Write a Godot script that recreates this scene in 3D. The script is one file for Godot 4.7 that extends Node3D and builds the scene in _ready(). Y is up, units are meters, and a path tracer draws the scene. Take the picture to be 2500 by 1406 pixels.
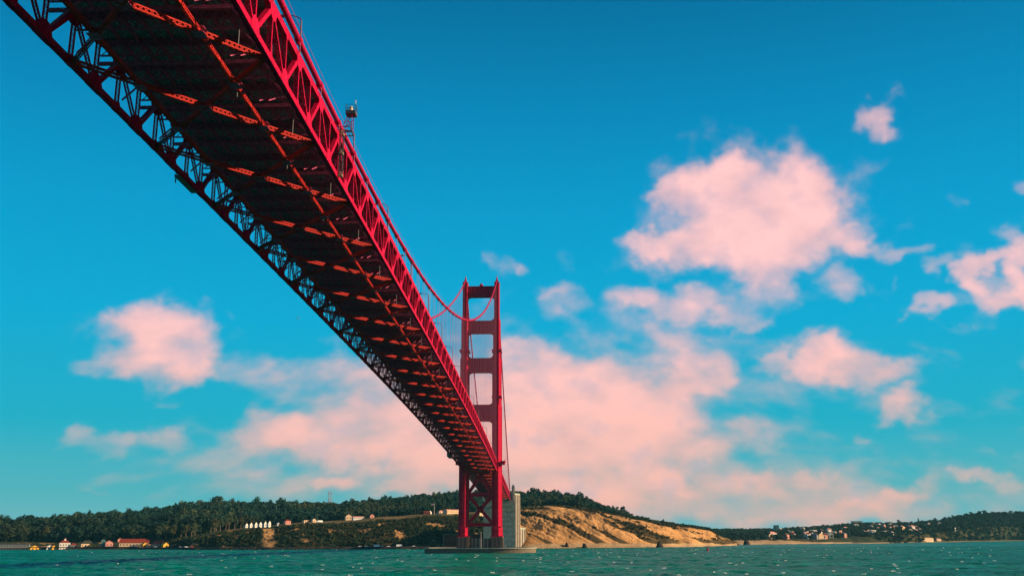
extends Node3D
# A red suspension bridge seen from a boat below its deck: tower, cables, stiffening trusses, wooded headland and bay.
# World: the bridge runs along z (tower at z = 0, camera at z = 840.7), x points to the sunlit side, y is up, water at y = 0.

const STATION := Vector3(50.27, 11.33, 840.7)
const HALF := 13.72            # half the distance between the two trusses
const PANEL := 7.62            # one truss panel
const PHASE := 1.6             # z of the panel point nearest the tower
const DEPTH := 7.62            # depth of the truss
const FIRST := -45
const LAST := 104

# bearing seen from the station, then distance of the shore, and distance and height of brow, shelf and ridge
const NEAR_LAND := [
	[-0.6385, 1650, 1750, 11.7, 1900, 25.01, 2200, 34.17],
	[-0.5829, 1600, 1700, 10.1, 1850, 24.61, 2150, 34.58],
	[-0.4916, 1480, 1570, 8.878, 1700, 19.86, 2000, 36.66],
	[-0.4525, 1460, 1560, 8.011, 1750, 26.15, 2000, 44.58],
	[-0.4257, 1440, 1540, 7.824, 1720, 27.08, 2020, 50.14],
	[-0.3913, 1400, 1500, 8.173, 1680, 27.89, 2050, 53.19],
	[-0.3559, 1340, 1430, 9.624, 1620, 29.63, 2100, 62.98],
	[-0.3270, 1270, 1340, 13.51, 1450, 21.21, 2150, 69.27],
	[-0.3013, 1240, 1310, 18.71, 1500, 25.39, 2200, 73.31],
	[-0.2752, 1222, 1300, 23.45, 1500, 29.27, 2150, 71.26],
	[-0.2601, 1210, 1300, 24.88, 1550, 32.19, 2100, 65.94],
	[-0.2297, 1200, 1290, 28.14, 1550, 36.26, 2050, 73.4],
	[-0.1911, 1195, 1290, 29.04, 1500, 38.27, 2000, 69.66],
	[-0.1481, 1188, 1300, 33.07, 1500, 43.4, 2100, 81.58],
	[-0.1085, 1185, 1310, 36.67, 1480, 46.89, 2150, 89.08],
	[-0.0807, 1185, 1320, 37.27, 1480, 48.51, 2200, 95.11],
	[-0.0489, 1190, 1330, 37.84, 1490, 49.77, 2200, 95.77],
	[-0.0209, 1198, 1315, 48.2, 1520, 56.94, 2150, 93.61],
	[0.0070, 1205, 1310, 51.48, 1540, 59.74, 2000, 86.01],
	[0.0309, 1215, 1318, 50, 1560, 57.71, 1950, 82.32],
	[0.0507, 1225, 1326, 46.43, 1580, 54.39, 1900, 71.3],
	[0.0705, 1235, 1335, 40.25, 1580, 46.79, 1850, 57.9],
	[0.0942, 1255, 1352, 34.11, 1600, 38.29, 1800, 43.76],
	[0.1177, 1290, 1385, 28.58, 1620, 31.51, 1780, 34.87],
	[0.1410, 1350, 1440, 26.29, 1640, 28.37, 1760, 30.29],
	[0.1604, 1430, 1510, 21.65, 1640, 23.16, 1750, 25.96],
	[0.1757, 1500, 1580, 9.399, 1630, 11.81, 1700, 11.83],
	[0.1872, 1560, 1620, 3.771, 1660, 2.958, 1720, 2.007],
]
const FAR_LAND := [
	[0.1333, 1850, 1920, 5.654, 2050, 12.31, 2900, 26.03],
	[0.1680, 1790, 1850, 5.62, 1960, 10.48, 2900, 27.72],
	[0.1872, 1780, 1850, 6.189, 1980, 11.81, 2950, 27.69],
	[0.2249, 1850, 1920, 6.448, 2100, 14.64, 3000, 28.45],
	[0.2619, 1950, 2020, 7.417, 2250, 18.66, 3100, 35.26],
	[0.2945, 2100, 2180, 10.84, 2400, 23.13, 3100, 43.7],
	[0.3335, 2250, 2330, 14.62, 2500, 26.65, 3100, 42.72],
	[0.3679, 2500, 2600, 21.06, 2750, 34.42, 3150, 51.34],
	[0.4014, 2800, 2920, 34.01, 3050, 47.95, 3250, 68.77],
	[0.4338, 3100, 3220, 39.94, 3350, 55.09, 3500, 76.59],
	[0.5250, 3300, 3450, 32.13, 3600, 50.88, 3800, 74.47],
	[0.5807, 3300, 3450, 30.43, 3600, 48.45, 3800, 66.28],
]
# bearing, elevation, half width, half height (degrees) and thickness of each puff of cloud
const PUFFS := [
	[10.68, 20.18, 1.79, 1.23, 1.30], [12.85, 17.84, 4.30, 2.77, 1.90], [15.87, 18.03, 1.81, 2.04, 1.50], [8.54, 19.41, 1.69, 1.02, 0.90], [7.08, 19.42, 1.02, 0.60, 0.50],
	[6.38, 16.38, 1.45, 0.65, 0.90], [9.32, 15.96, 3.08, 1.14, 1.20], [13.57, 14.81, 1.94, 1.32, 1.00], [17.38, 15.97, 1.32, 0.96, 0.80], [18.11, 15.52, 0.92, 0.51, 0.50],
	[13.33, 13.11, 1.36, 1.10, 0.40], [5.67, 13.58, 1.39, 0.84, 0.75], [8.53, 12.84, 2.58, 0.87, 0.80], [11.35, 12.15, 1.26, 0.58, 0.80], [7.60, 11.01, 1.54, 0.78, 0.70],
	[9.20, 8.95, 1.92, 1.31, 0.80], [10.58, 9.13, 0.91, 0.90, 0.40], [17.51, 13.64, 1.26, 0.85, 0.60], [19.50, 15.25, 1.07, 0.37, 0.50], [20.84, 14.80, 1.47, 0.45, 0.80],
	[22.53, 14.00, 1.06, 0.40, 0.70], [18.58, 12.28, 0.38, 0.21, 0.30], [19.66, 13.52, 0.30, 0.21, 0.30], [20.63, 11.56, 0.41, 0.20, 0.30], [24.46, 13.99, 0.72, 0.77, 0.80],
	[25.41, 14.48, 0.98, 0.53, 0.90], [26.32, 13.55, 0.69, 1.12, 1.10], [24.44, 12.92, 0.67, 0.58, 0.70], [25.39, 11.80, 1.08, 0.61, 1.00], [26.27, 11.87, 0.76, 0.75, 1.00],
	[22.14, 12.06, 0.94, 0.50, 0.85], [25.61, 12.79, 0.58, 0.49, 0.20], [19.79, 22.23, 1.10, 0.85, 1.00], [20.44, 21.37, 0.56, 0.44, 0.60], [26.79, 17.67, 0.62, 0.52, 0.80],
	[15.86, 9.85, 1.26, 1.11, 1.30], [17.35, 8.81, 2.44, 1.05, 1.20], [19.68, 8.93, 1.24, 0.69, 0.60], [13.94, 9.55, 1.46, 0.57, 0.65], [19.97, 6.52, 1.17, 0.64, 0.85],
	[18.86, 6.09, 0.82, 0.41, 0.50], [20.11, 7.33, 1.02, 0.44, 0.50], [1.98, 5.94, 4.86, 2.07, 1.40], [1.17, 8.22, 4.70, 1.54, 0.75], [-0.44, 7.39, 3.28, 2.56, 0.80],
	[6.57, 6.95, 2.98, 1.37, 1.00], [4.67, 5.49, 4.35, 1.50, 1.20], [-0.85, 10.25, 1.91, 0.61, 0.60], [3.83, 8.74, 3.05, 1.16, 0.60], [11.78, 5.75, 1.45, 0.87, 0.70],
	[8.77, 5.01, 2.01, 0.71, 0.70], [-2.10, 5.09, 4.16, 1.52, 1.00], [7.55, 8.19, 2.07, 1.14, 0.60], [7.26, 3.23, 1.25, 0.67, 0.90], [14.54, 3.11, 1.47, 0.38, 0.60],
	[11.99, 2.89, 1.29, 0.39, 0.50], [17.55, 5.16, 0.41, 0.25, 0.40], [22.78, 3.03, 0.76, 0.34, 0.70], [24.16, 2.87, 0.78, 0.30, 0.60], [19.06, 2.24, 0.87, 0.32, 0.60],
	[20.17, 2.68, 0.78, 0.27, 0.40], [16.41, 1.84, 0.73, 0.33, 0.60], [24.78, 2.40, 0.73, 0.25, 0.40], [4.14, 3.44, 9.49, 1.35, 0.75], [9.72, 1.71, 12.12, 1.30, 0.80],
	[1.81, 2.33, 6.76, 1.35, 0.70], [18.21, 1.11, 5.16, 0.79, 0.60], [15.23, 2.83, 6.25, 1.04, 0.35], [-21.25, 11.60, 2.06, 1.09, 1.00], [-20.55, 10.41, 2.06, 1.35, 1.10],
	[-22.85, 10.38, 1.88, 1.15, 0.75], [-21.29, 8.93, 2.11, 1.00, 0.85], [-24.33, 9.20, 1.54, 0.68, 0.42], [-19.59, 9.12, 1.29, 1.06, 0.60], [-19.20, 12.74, 0.75, 0.30, 0.35],
	[-17.49, 12.27, 0.54, 0.22, 0.25], [-22.79, 11.71, 1.05, 0.62, 0.50], [-17.18, 9.11, 2.65, 1.13, 0.28], [-14.46, 8.52, 2.70, 1.11, 0.25], [-24.19, 4.99, 1.62, 0.59, 0.62],
	[-20.58, 5.18, 1.24, 0.70, 0.55], [-22.21, 4.85, 1.62, 0.52, 0.30], [-15.56, 5.65, 2.10, 1.17, 1.05], [-12.85, 5.51, 2.56, 0.93, 0.85], [-11.11, 7.46, 2.74, 1.31, 0.50],
	[-9.19, 5.92, 4.34, 1.82, 1.00], [-7.88, 8.17, 3.26, 2.07, 0.60], [-11.17, 9.30, 3.46, 0.87, 0.40], [-10.07, 4.64, 5.41, 0.90, 0.50], [-5.16, 7.17, 3.50, 2.78, 0.80],
	[-5.59, 4.41, 3.66, 1.37, 0.80], [-17.32, 4.30, 3.83, 0.85, 0.30], [-11.66, 2.89, 0.97, 0.40, 0.70], [-8.37, 2.90, 1.08, 0.45, 0.70], [-6.27, 3.04, 1.36, 0.68, 0.60],
	[-13.67, 3.35, 9.16, 1.13, 0.32], [-23.84, 2.69, 0.70, 0.23, 0.30], [-9.68, 2.25, 8.86, 0.89, 0.40], [1.99, 11.11, 10.03, 3.51, 0.22], [13.38, 7.31, 9.21, 3.26, 0.22],
	[-1.96, 15.69, 0.83, 0.61, 0.45], [-1.47, 15.27, 0.44, 0.28, 0.30], [1.43, 13.35, 1.21, 0.75, 0.38], [0.83, 13.95, 0.49, 0.42, 0.25]
]

var M := {}
var used := {}
var noise := FastNoiseLite.new()
var fine := FastNoiseLite.new()
var bridge: Node3D


# ---------------------------------------------------------------- mesh building
class Shape:
	var v := PackedVector3Array()
	var n := PackedVector3Array()
	var c := PackedColorArray()
	var i := PackedInt32Array()
	var tint := Color(1, 1, 1)

	func quad(a: Vector3, b: Vector3, cc: Vector3, d: Vector3) -> void:
		var m := (b - a).cross(cc - a)
		if m.length_squared() < 1e-12:
			m = (cc - a).cross(d - a)
		m = m.normalized()
		var k := v.size()
		v.append_array([a, b, cc, d])
		n.append_array([m, m, m, m])
		c.append_array([tint, tint, tint, tint])
		i.append_array([k, k + 2, k + 1, k, k + 3, k + 2])

	func tri(a: Vector3, b: Vector3, cc: Vector3) -> void:
		var m := (b - a).cross(cc - a).normalized()
		var k := v.size()
		v.append_array([a, b, cc])
		n.append_array([m, m, m])
		c.append_array([tint, tint, tint])
		i.append_array([k, k + 2, k + 1])

	func box(p: Vector3, s: Vector3, bs := Basis(), caps := true) -> void:
		var x := bs.x * s.x * 0.5
		var y := bs.y * s.y * 0.5
		var z := bs.z * s.z * 0.5
		quad(p + x - y + z, p + x - y - z, p + x + y - z, p + x + y + z)
		quad(p - x - y - z, p - x - y + z, p - x + y + z, p - x + y - z)
		quad(p - x - y + z, p + x - y + z, p + x + y + z, p - x + y + z)
		quad(p + x - y - z, p - x - y - z, p - x + y - z, p + x + y - z)
		if caps:
			quad(p - x + y + z, p + x + y + z, p + x + y - z, p - x + y - z)
			quad(p - x - y - z, p + x - y - z, p + x - y + z, p - x - y + z)

	# a bar from a to b; w across (horizontal where it can be), h along up
	func beam(a: Vector3, b: Vector3, w: float, h: float, up := Vector3.UP, caps := true) -> void:
		var d := b - a
		var y := d.normalized()
		var x := up.cross(y)
		if x.length() < 1e-4:
			x = Vector3.RIGHT
		x = x.normalized()
		var z := x.cross(y).normalized()
		box((a + b) * 0.5, Vector3(w, d.length(), h), Basis(x, y, z), caps)

	# a closed outline in x, y (anticlockwise) given depth from z0 to z1, then placed
	func prism(poly: PackedVector2Array, z0: float, z1: float, xf := Transform3D()) -> void:
		var t := Geometry2D.triangulate_polygon(poly)
		for k in range(0, t.size(), 3):
			var p := [poly[t[k]], poly[t[k + 1]], poly[t[k + 2]]]
			if (p[1] - p[0]).cross(p[2] - p[0]) < 0:
				p = [p[0], p[2], p[1]]
			tri(xf * Vector3(p[0].x, p[0].y, z1), xf * Vector3(p[1].x, p[1].y, z1), xf * Vector3(p[2].x, p[2].y, z1))
			tri(xf * Vector3(p[0].x, p[0].y, z0), xf * Vector3(p[2].x, p[2].y, z0), xf * Vector3(p[1].x, p[1].y, z0))
		for k in poly.size():
			var a := poly[k]
			var b := poly[(k + 1) % poly.size()]
			quad(xf * Vector3(a.x, a.y, z0), xf * Vector3(b.x, b.y, z0), xf * Vector3(b.x, b.y, z1), xf * Vector3(a.x, a.y, z1))

	# a round rod through the points, with smooth normals
	func tube(pts: PackedVector3Array, r0: float, r1: float, sides: int, caps := true) -> void:
		var first := v.size()
		var m := pts.size()
		for k in m:
			var d: Vector3 = (pts[mini(k + 1, m - 1)] - pts[maxi(k - 1, 0)]).normalized()
			var x := d.cross(Vector3.UP if absf(d.y) < 0.9 else Vector3.RIGHT).normalized()
			var y := x.cross(d).normalized()
			var r := lerpf(r0, r1, float(k) / (m - 1))
			for s in sides:
				var a := TAU * s / sides
				var q := x * cos(a) + y * sin(a)
				v.append(pts[k] + q * r)
				n.append(q)
				c.append(tint)
		for k in m - 1:
			for s in sides:
				var a := first + k * sides + s
				var b := first + k * sides + (s + 1) % sides
				i.append_array([a, b, a + sides, b, b + sides, a + sides])
		if caps:
			for e in [0, m - 1]:
				for s in range(1, sides - 1):
					var a: int = first + e * sides
					if e == 0:
						i.append_array([a, a + s + 1, a + s])
					else:
						i.append_array([a, a + s, a + s + 1])

	func mesh() -> ArrayMesh:
		var arr := []
		arr.resize(Mesh.ARRAY_MAX)
		arr[Mesh.ARRAY_VERTEX] = v
		arr[Mesh.ARRAY_NORMAL] = n
		arr[Mesh.ARRAY_COLOR] = c
		arr[Mesh.ARRAY_INDEX] = i
		var am := ArrayMesh.new()
		am.add_surface_from_arrays(Mesh.PRIMITIVE_TRIANGLES, arr)
		return am


func numbered(called: String) -> String:
	used[called] = used.get(called, 0) + 1
	return called if used[called] == 1 else "%s_%03d" % [called, used[called] - 1]


func tag(o: Node, label: String, category: String, group := "", kind := "") -> Node:
	if label: o.set_meta("label", label)
	if category: o.set_meta("category", category)
	if group: o.set_meta("group", group)
	if kind: o.set_meta("kind", kind)
	return o


func thing(called: String, label: String, category: String, at := Vector3.ZERO, turn := 0.0, group := "") -> Node3D:
	var o := Node3D.new()
	o.name = numbered(called)
	add_child(o)
	o.position = at
	o.rotation.y = turn
	tag(o, label, category, group)
	return o


func part(parent: Node, called: String, mesh: Mesh, m: Material, xf := Transform3D()) -> MeshInstance3D:
	var o := MeshInstance3D.new()
	o.name = called if parent != self else numbered(called)
	o.mesh = mesh
	o.material_override = m
	o.transform = xf
	parent.add_child(o, true)
	return o


func group_part(parent: Node, called: String, at := Vector3.ZERO) -> Node3D:
	var o := Node3D.new()
	o.name = called
	parent.add_child(o, true)
	o.position = at
	return o


# a mesh that stands along +y from 0 to long, laid from a to b with its own x along side
func between(a: Vector3, b: Vector3, long: float, side: Vector3) -> Transform3D:
	var y := (b - a).normalized()
	var z := side.cross(y).normalized()
	var x := y.cross(z).normalized()
	return Transform3D(Basis(x, y * ((b - a).length() / long), z), a)


# ---------------------------------------------------------------- materials
func lin(r: float, g: float, b: float) -> Color:
	return Color(r, g, b).linear_to_srgb()


func mottled(seed_: int, freq: float, lo: float, hi: float, octaves := 4, size := 512) -> NoiseTexture2D:
	var f := FastNoiseLite.new()
	f.seed = seed_
	f.noise_type = FastNoiseLite.TYPE_SIMPLEX_SMOOTH
	f.frequency = freq
	f.fractal_octaves = octaves
	var g := Gradient.new()
	g.set_color(0, Color(lo, lo, lo))
	g.set_color(1, Color(hi, hi, hi))
	var t := NoiseTexture2D.new()
	t.width = size
	t.height = size
	t.seamless = true
	t.noise = f
	t.color_ramp = g
	return t


func mat(color: Color, rough := 0.7, spec := 0.3, tex: Texture2D = null, metres := 6.0, stretch := Vector3.ONE) -> StandardMaterial3D:
	var m := StandardMaterial3D.new()
	m.albedo_color = color
	m.roughness = rough
	m.metallic_specular = spec
	if tex:
		m.albedo_texture = tex
		m.uv1_triplanar = true
		m.uv1_world_triplanar = true
		m.uv1_scale = stretch / metres
	return m


func make_materials() -> void:
	var wear := mottled(11, 0.012, 0.60, 1.0, 5)
	var stain := mottled(12, 0.02, 0.45, 1.0, 5)
	var grain := mottled(13, 0.03, 0.5, 1.0, 5)
	M.paint = mat(lin(0.66, 0.006, 0.058), 0.6, 0.12, wear, 5.0, Vector3(1, 0.35, 1))
	M.brace = mat(lin(0.60, 0.030, 0.026), 0.6, 0.15, wear, 2.0)
	M.cable = mat(lin(0.60, 0.010, 0.08), 0.6, 0.15, wear, 3.0)
	M.rope = mat(lin(0.42, 0.08, 0.15), 0.6, 0.3)
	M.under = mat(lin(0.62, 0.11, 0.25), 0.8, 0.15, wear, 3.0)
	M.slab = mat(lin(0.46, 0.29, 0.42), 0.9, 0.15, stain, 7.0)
	M.asphalt = mat(lin(0.05, 0.05, 0.052), 0.95, 0.2, grain, 4.0)
	M.concrete = mat(lin(0.42, 0.42, 0.35), 0.9, 0.15, mottled(14, 0.012, 0.72, 1.0, 5), 22.0, Vector3(1, 0.6, 1))
	M.dark_concrete = mat(lin(0.30, 0.23, 0.17), 0.9, 0.2, stain, 9.0)
	M.brick = mat(lin(0.20, 0.045, 0.035), 0.9, 0.2, grain, 8.0)
	M.steel = mat(lin(0.10, 0.09, 0.12), 0.6, 0.4, wear, 2.0)
	M.sandstone = mat(lin(0.50, 0.36, 0.30), 0.9, 0.15, stain, 9.0)
	var plaster := mottled(15, 0.03, 0.80, 1.0, 5)
	M.plinth = mat(lin(0.25, 0.19, 0.16), 0.9, 0.15, stain, 5.0, Vector3(1, 0.5, 1))
	M.pale = mat(lin(0.62, 0.55, 0.50), 0.8, 0.25, grain, 3.0)
	M.white = mat(lin(0.84, 0.76, 0.70), 0.8, 0.25, plaster, 6.0)
	M.cream = mat(lin(0.80, 0.54, 0.34), 0.85, 0.25, plaster, 6.0)
	M.yellow = mat(lin(0.84, 0.42, 0.06), 0.85, 0.25, plaster, 6.0)
	M.rose = mat(lin(0.68, 0.30, 0.24), 0.85, 0.25, plaster, 6.0)
	M.teal = mat(lin(0.14, 0.30, 0.30), 0.85, 0.25, grain, 6.0)
	M.grey = mat(lin(0.28, 0.31, 0.33), 0.85, 0.25, grain, 6.0)
	M.red_roof = mat(lin(0.36, 0.055, 0.035), 0.9, 0.2, grain, 5.0)
	M.dark_roof = mat(lin(0.07, 0.075, 0.06), 0.9, 0.2, grain, 5.0)
	M.brown_roof = mat(lin(0.16, 0.09, 0.06), 0.9, 0.2, grain, 5.0)
	M.window = mat(lin(0.03, 0.035, 0.045), 0.2, 0.5)
	M.boulder = mat(lin(0.075, 0.062, 0.06), 0.95, 0.2, stain, 3.0)
	M.wood = mat(lin(0.07, 0.05, 0.045), 0.9, 0.2, grain, 3.0)
	M.bark = mat(lin(0.30, 0.21, 0.14), 0.95, 0.2, grain, 2.0)
	M.lamp = mat(lin(0.12, 0.03, 0.06), 0.5, 0.4)
	M.flag = mat(lin(0.7, 0.25, 0.22), 0.9, 0.2)
	M.rubber = mat(lin(0.03, 0.03, 0.03), 0.9, 0.2)
	M.car_red = mat(lin(0.5, 0.04, 0.03), 0.3, 0.5)
	M.car_dark = mat(lin(0.05, 0.06, 0.09), 0.3, 0.5)
	M.car_white = mat(lin(0.8, 0.78, 0.75), 0.3, 0.5)
	M.land = mat(Color.WHITE, 0.95, 0.15, mottled(21, 0.02, 0.55, 1.0, 6), 26.0)
	M.land.vertex_color_use_as_albedo = true
	M.leaf = mat(Color.WHITE, 0.8, 0.2)
	M.leaf.vertex_color_use_as_albedo = true
	M.foam = mat(lin(0.85, 0.82, 0.72), 0.9, 0.2)
	var w := StandardMaterial3D.new()
	w.albedo_color = lin(0.0, 0.27, 0.175)
	w.roughness = 0.26
	w.metallic_specular = 0.13
	w.uv1_triplanar = true
	w.uv1_world_triplanar = true
	w.uv1_scale = Vector3(1, 1, 1) / 31.0
	w.albedo_texture = mottled(33, 0.014, 0.75, 1.0, 5)
	w.detail_enabled = true
	w.detail_blend_mode = BaseMaterial3D.BLEND_MODE_MUL
	w.detail_uv_layer = BaseMaterial3D.DETAIL_UV_2
	w.detail_albedo = mottled(34, 0.010, 0.55, 1.0, 5)
	w.uv2_triplanar = true
	w.uv2_world_triplanar = true
	w.uv2_scale = Vector3(0.6, 1, 1.6) / 330.0
	var f := FastNoiseLite.new()
	f.seed = 5
	f.frequency = 0.03
	f.fractal_octaves = 5
	var nt := NoiseTexture2D.new()
	nt.width = 1024
	nt.height = 1024
	nt.seamless = true
	nt.as_normal_map = true
	nt.bump_strength = 14.0
	nt.noise = f
	w.normal_enabled = true
	w.normal_texture = nt
	w.normal_scale = 1.7
	M.water = w


# ---------------------------------------------------------------- sky, sun, camera
func puff_field(w: int, h: int, az0: float, el0: float, step: float, around: bool) -> PackedFloat32Array:
	var d := PackedFloat32Array()
	d.resize(w * h)
	for turn in (range(-4, 4) if around else [-1, 0, 1]):
		for p in PUFFS:
			# unseen sectors repeat the clouds turned over, thinned to dim the pink skylight
			var px: float = p[0] + 1.656
			var flip := 1.0 if turn % 2 == 0 else -1.0
			var shift := 0.0 if turn == 0 else 2.5 * sin(turn * 2.1 + p[0])
			var cx: float = px * flip - 1.656 + turn * 54.0 + shift * 0.4
			var cy: float = p[1] + shift * 0.35
			var rx: float = p[2]
			var ry: float = p[3]
			var x0 := int((cx - rx * 2.1 - az0) / step)
			var x1 := int((cx + rx * 2.1 - az0) / step) + 1
			var y0 := maxi(0, int((cy - ry * 2.1 - el0) / step))
			var y1 := mini(h - 1, int((cy + ry * 2.1 - el0) / step) + 1)
			if not around:
				x0 = maxi(0, x0)
				x1 = mini(w - 1, x1)
			for y in range(y0, y1 + 1):
				var qy := (el0 + y * step - cy) / ry
				for x in range(x0, x1 + 1):
					var qx := (az0 + x * step - cx) / rx
					var q := qx * qx + qy * qy
					if q < 4.4:
						d[y * w + posmod(x, w)] += p[4] * (0.82 * exp(-q * q * 0.9) + 0.26 * exp(-q * 0.75)) * (1.0 if turn == 0 else 0.62)
	return d


func sky_color(az: float, el: float) -> Color:
	# clear air by elevation
	var stops := [[0.0, 0.20, 0.46, 0.50], [2.5, 0.08, 0.44, 0.50], [6.0, 0.008, 0.42, 0.57], [12.0, 0.0, 0.40, 0.66], [18.0, 0.0, 0.335, 0.62], [24.0, 0.0, 0.245, 0.50], [30.0, 0.0, 0.16, 0.355], [50.0, 0.004, 0.11, 0.30], [90.0, 0.005, 0.09, 0.26]]
	for k in stops.size() - 1:
		var a: Array = stops[k]
		var b: Array = stops[k + 1]
		if el <= b[0]:
			var t: float = clampf((el - a[0]) / (b[0] - a[0]), 0, 1)
			return Color(lerpf(a[1], b[1], t), lerpf(a[2], b[2], t), lerpf(a[3], b[3], t))
	return Color(0.005, 0.09, 0.26)


func paint_sky(img: Image, d: PackedFloat32Array, w: int, h: int, az0: float, el0: float, step: float, full: int, to_full: bool) -> void:
	var warp := FastNoiseLite.new()
	warp.seed = 91
	warp.frequency = 0.30
	warp.fractal_octaves = 5
	warp.fractal_gain = 0.55
	var tex := FastNoiseLite.new()
	tex.seed = 17
	tex.frequency = 0.33
	tex.fractal_octaves = 5
	for y in h:
		var el := el0 + y * step
		for x in w:
			var az := az0 + x * step
			var c := sky_color(az, el)
			var ax := sin(deg_to_rad(az)) * 57.3
			var bz := cos(deg_to_rad(az)) * 57.3
			var u := warp.get_noise_3d(ax, el * 1.3, bz)
			var v := warp.get_noise_3d(ax + 300.0, el * 1.3, bz)
			var sx := x + int(u * 1.5 / step)
			var sy := clampi(y + int(v * 1.2 / step), 0, h - 1)
			sx = posmod(sx, w) if not to_full else clampi(sx, 0, w - 1)
			var dn := d[sy * w + sx]
			if dn > 0.02:
				var den := 1.0 - exp(-dn * 0.80)
				var nn := tex.get_noise_3d(ax * lerpf(0.55, 1.0, clampf(el / 14.0, 0, 1)), el * 1.5, bz)
				var low := clampf(1.0 - el / 13.0, 0, 1)
				var a := smoothstep(lerpf(0.10, 0.03, low), lerpf(0.94, 1.14, low), den + nn * lerpf(0.36, 0.48, low) * (1.0 - den * 0.6))
				var lit := clampf(0.80 + den * 0.26 + nn * 0.14, 0.7, 1.06)
				var dim := smoothstep(0.05, 0.5, tex.get_noise_3d(ax + 70.0, el * 1.1, bz))
				var cc := Color(1.08, lerpf(0.60, 0.475, low), lerpf(0.58, 0.345, low)) * lit
				cc = cc.lerp(Color(0.66, 0.48, 0.56), dim * 0.4)
				c = c.lerp(cc, a * 0.96)
			if to_full:
				img.set_pixel(posmod(int(round(az / 360.0 * full)), full), full / 4 - 1 - y, c)
			else:
				img.set_pixel(posmod(x + int(az0 / step), w), h - 1 - y, c)


func make_sky() -> Sky:
	var full := 4096
	# all of the sky at a quarter of the resolution, the part round the bridge in full
	var w := 1024
	var step := 360.0 / w
	var upper := Image.create(w, w / 2, false, Image.FORMAT_RGBF)
	upper.fill(Color(0.03, 0.20, 0.22))
	var d := puff_field(w, w / 4, 0.0, step * 0.5, step, true)
	paint_sky(upper, d, w, w / 4, 0.0, step * 0.5, step, w, false)
	upper.resize(full, full / 2, Image.INTERPOLATE_BILINEAR)
	var s2 := 360.0 / full
	var az0 := -s2 * 480
	var dd := puff_field(960, 512, az0, s2 * 0.5, s2, false)
	paint_sky(upper, dd, 960, 512, az0, s2 * 0.5, s2, full, true)
	var pm := PanoramaSkyMaterial.new()
	pm.panorama = ImageTexture.create_from_image(upper)
	var sky := Sky.new()
	sky.sky_material = pm
	return sky


func stage() -> void:
	var cam := Camera3D.new()
	cam.name = "camera"
	cam.position = STATION
	cam.rotation = Vector3(0.24674, 0.02784, -0.00436)
	cam.fov = 32.27
	cam.near = 0.5
	cam.far = 40000.0
	add_child(cam)
	cam.current = true
	var env := Environment.new()
	env.background_mode = Environment.BG_SKY
	env.sky = make_sky()
	env.background_energy_multiplier = 0.513
	env.tonemap_mode = Environment.TONE_MAPPER_LINEAR
	env.tonemap_exposure = 1.95
	env.fog_enabled = true
	env.fog_density = 0.000022
	env.fog_light_color = lin(0.16, 0.66, 0.88)
	env.sdfgi_enabled = true
	env.ssao_enabled = true
	env.ssil_enabled = true
	var we := WorldEnvironment.new()
	we.name = "environment"
	we.environment = env
	add_child(we)
	var sun := DirectionalLight3D.new()
	sun.name = "sun"
	sun.light_energy = 1.6
	sun.light_color = Color(1.0, 0.88, 0.70)
	sun.light_angular_distance = 0.55
	sun.shadow_enabled = true
	add_child(sun)
	var up := deg_to_rad(22.5)
	var turn := deg_to_rad(-2.5)   # towards the far shore
	var to_sun := Vector3(cos(up) * cos(turn), sin(up), -cos(up) * sin(turn))
	sun.look_at_from_position(to_sun * 500.0, Vector3.ZERO)


# ---------------------------------------------------------------- the bridge
func low(z: float) -> float:      # height of the bottom chord
	return 65.5 + (9.66 * (1.0 - pow((z - 640.0) / 640.0, 2.0)) if z > 0.0 else 0.0302 * z)


func hang(z: float) -> float:     # height of the main cable
	if z >= 0.0:
		return 85.5 + 144.5 * pow((z - 670.0) / 670.0, 2.0)
	var t := -z / 343.0
	return lerpf(230.0, 67.0, t) - 22.0 * t * (1.0 - t)


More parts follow.
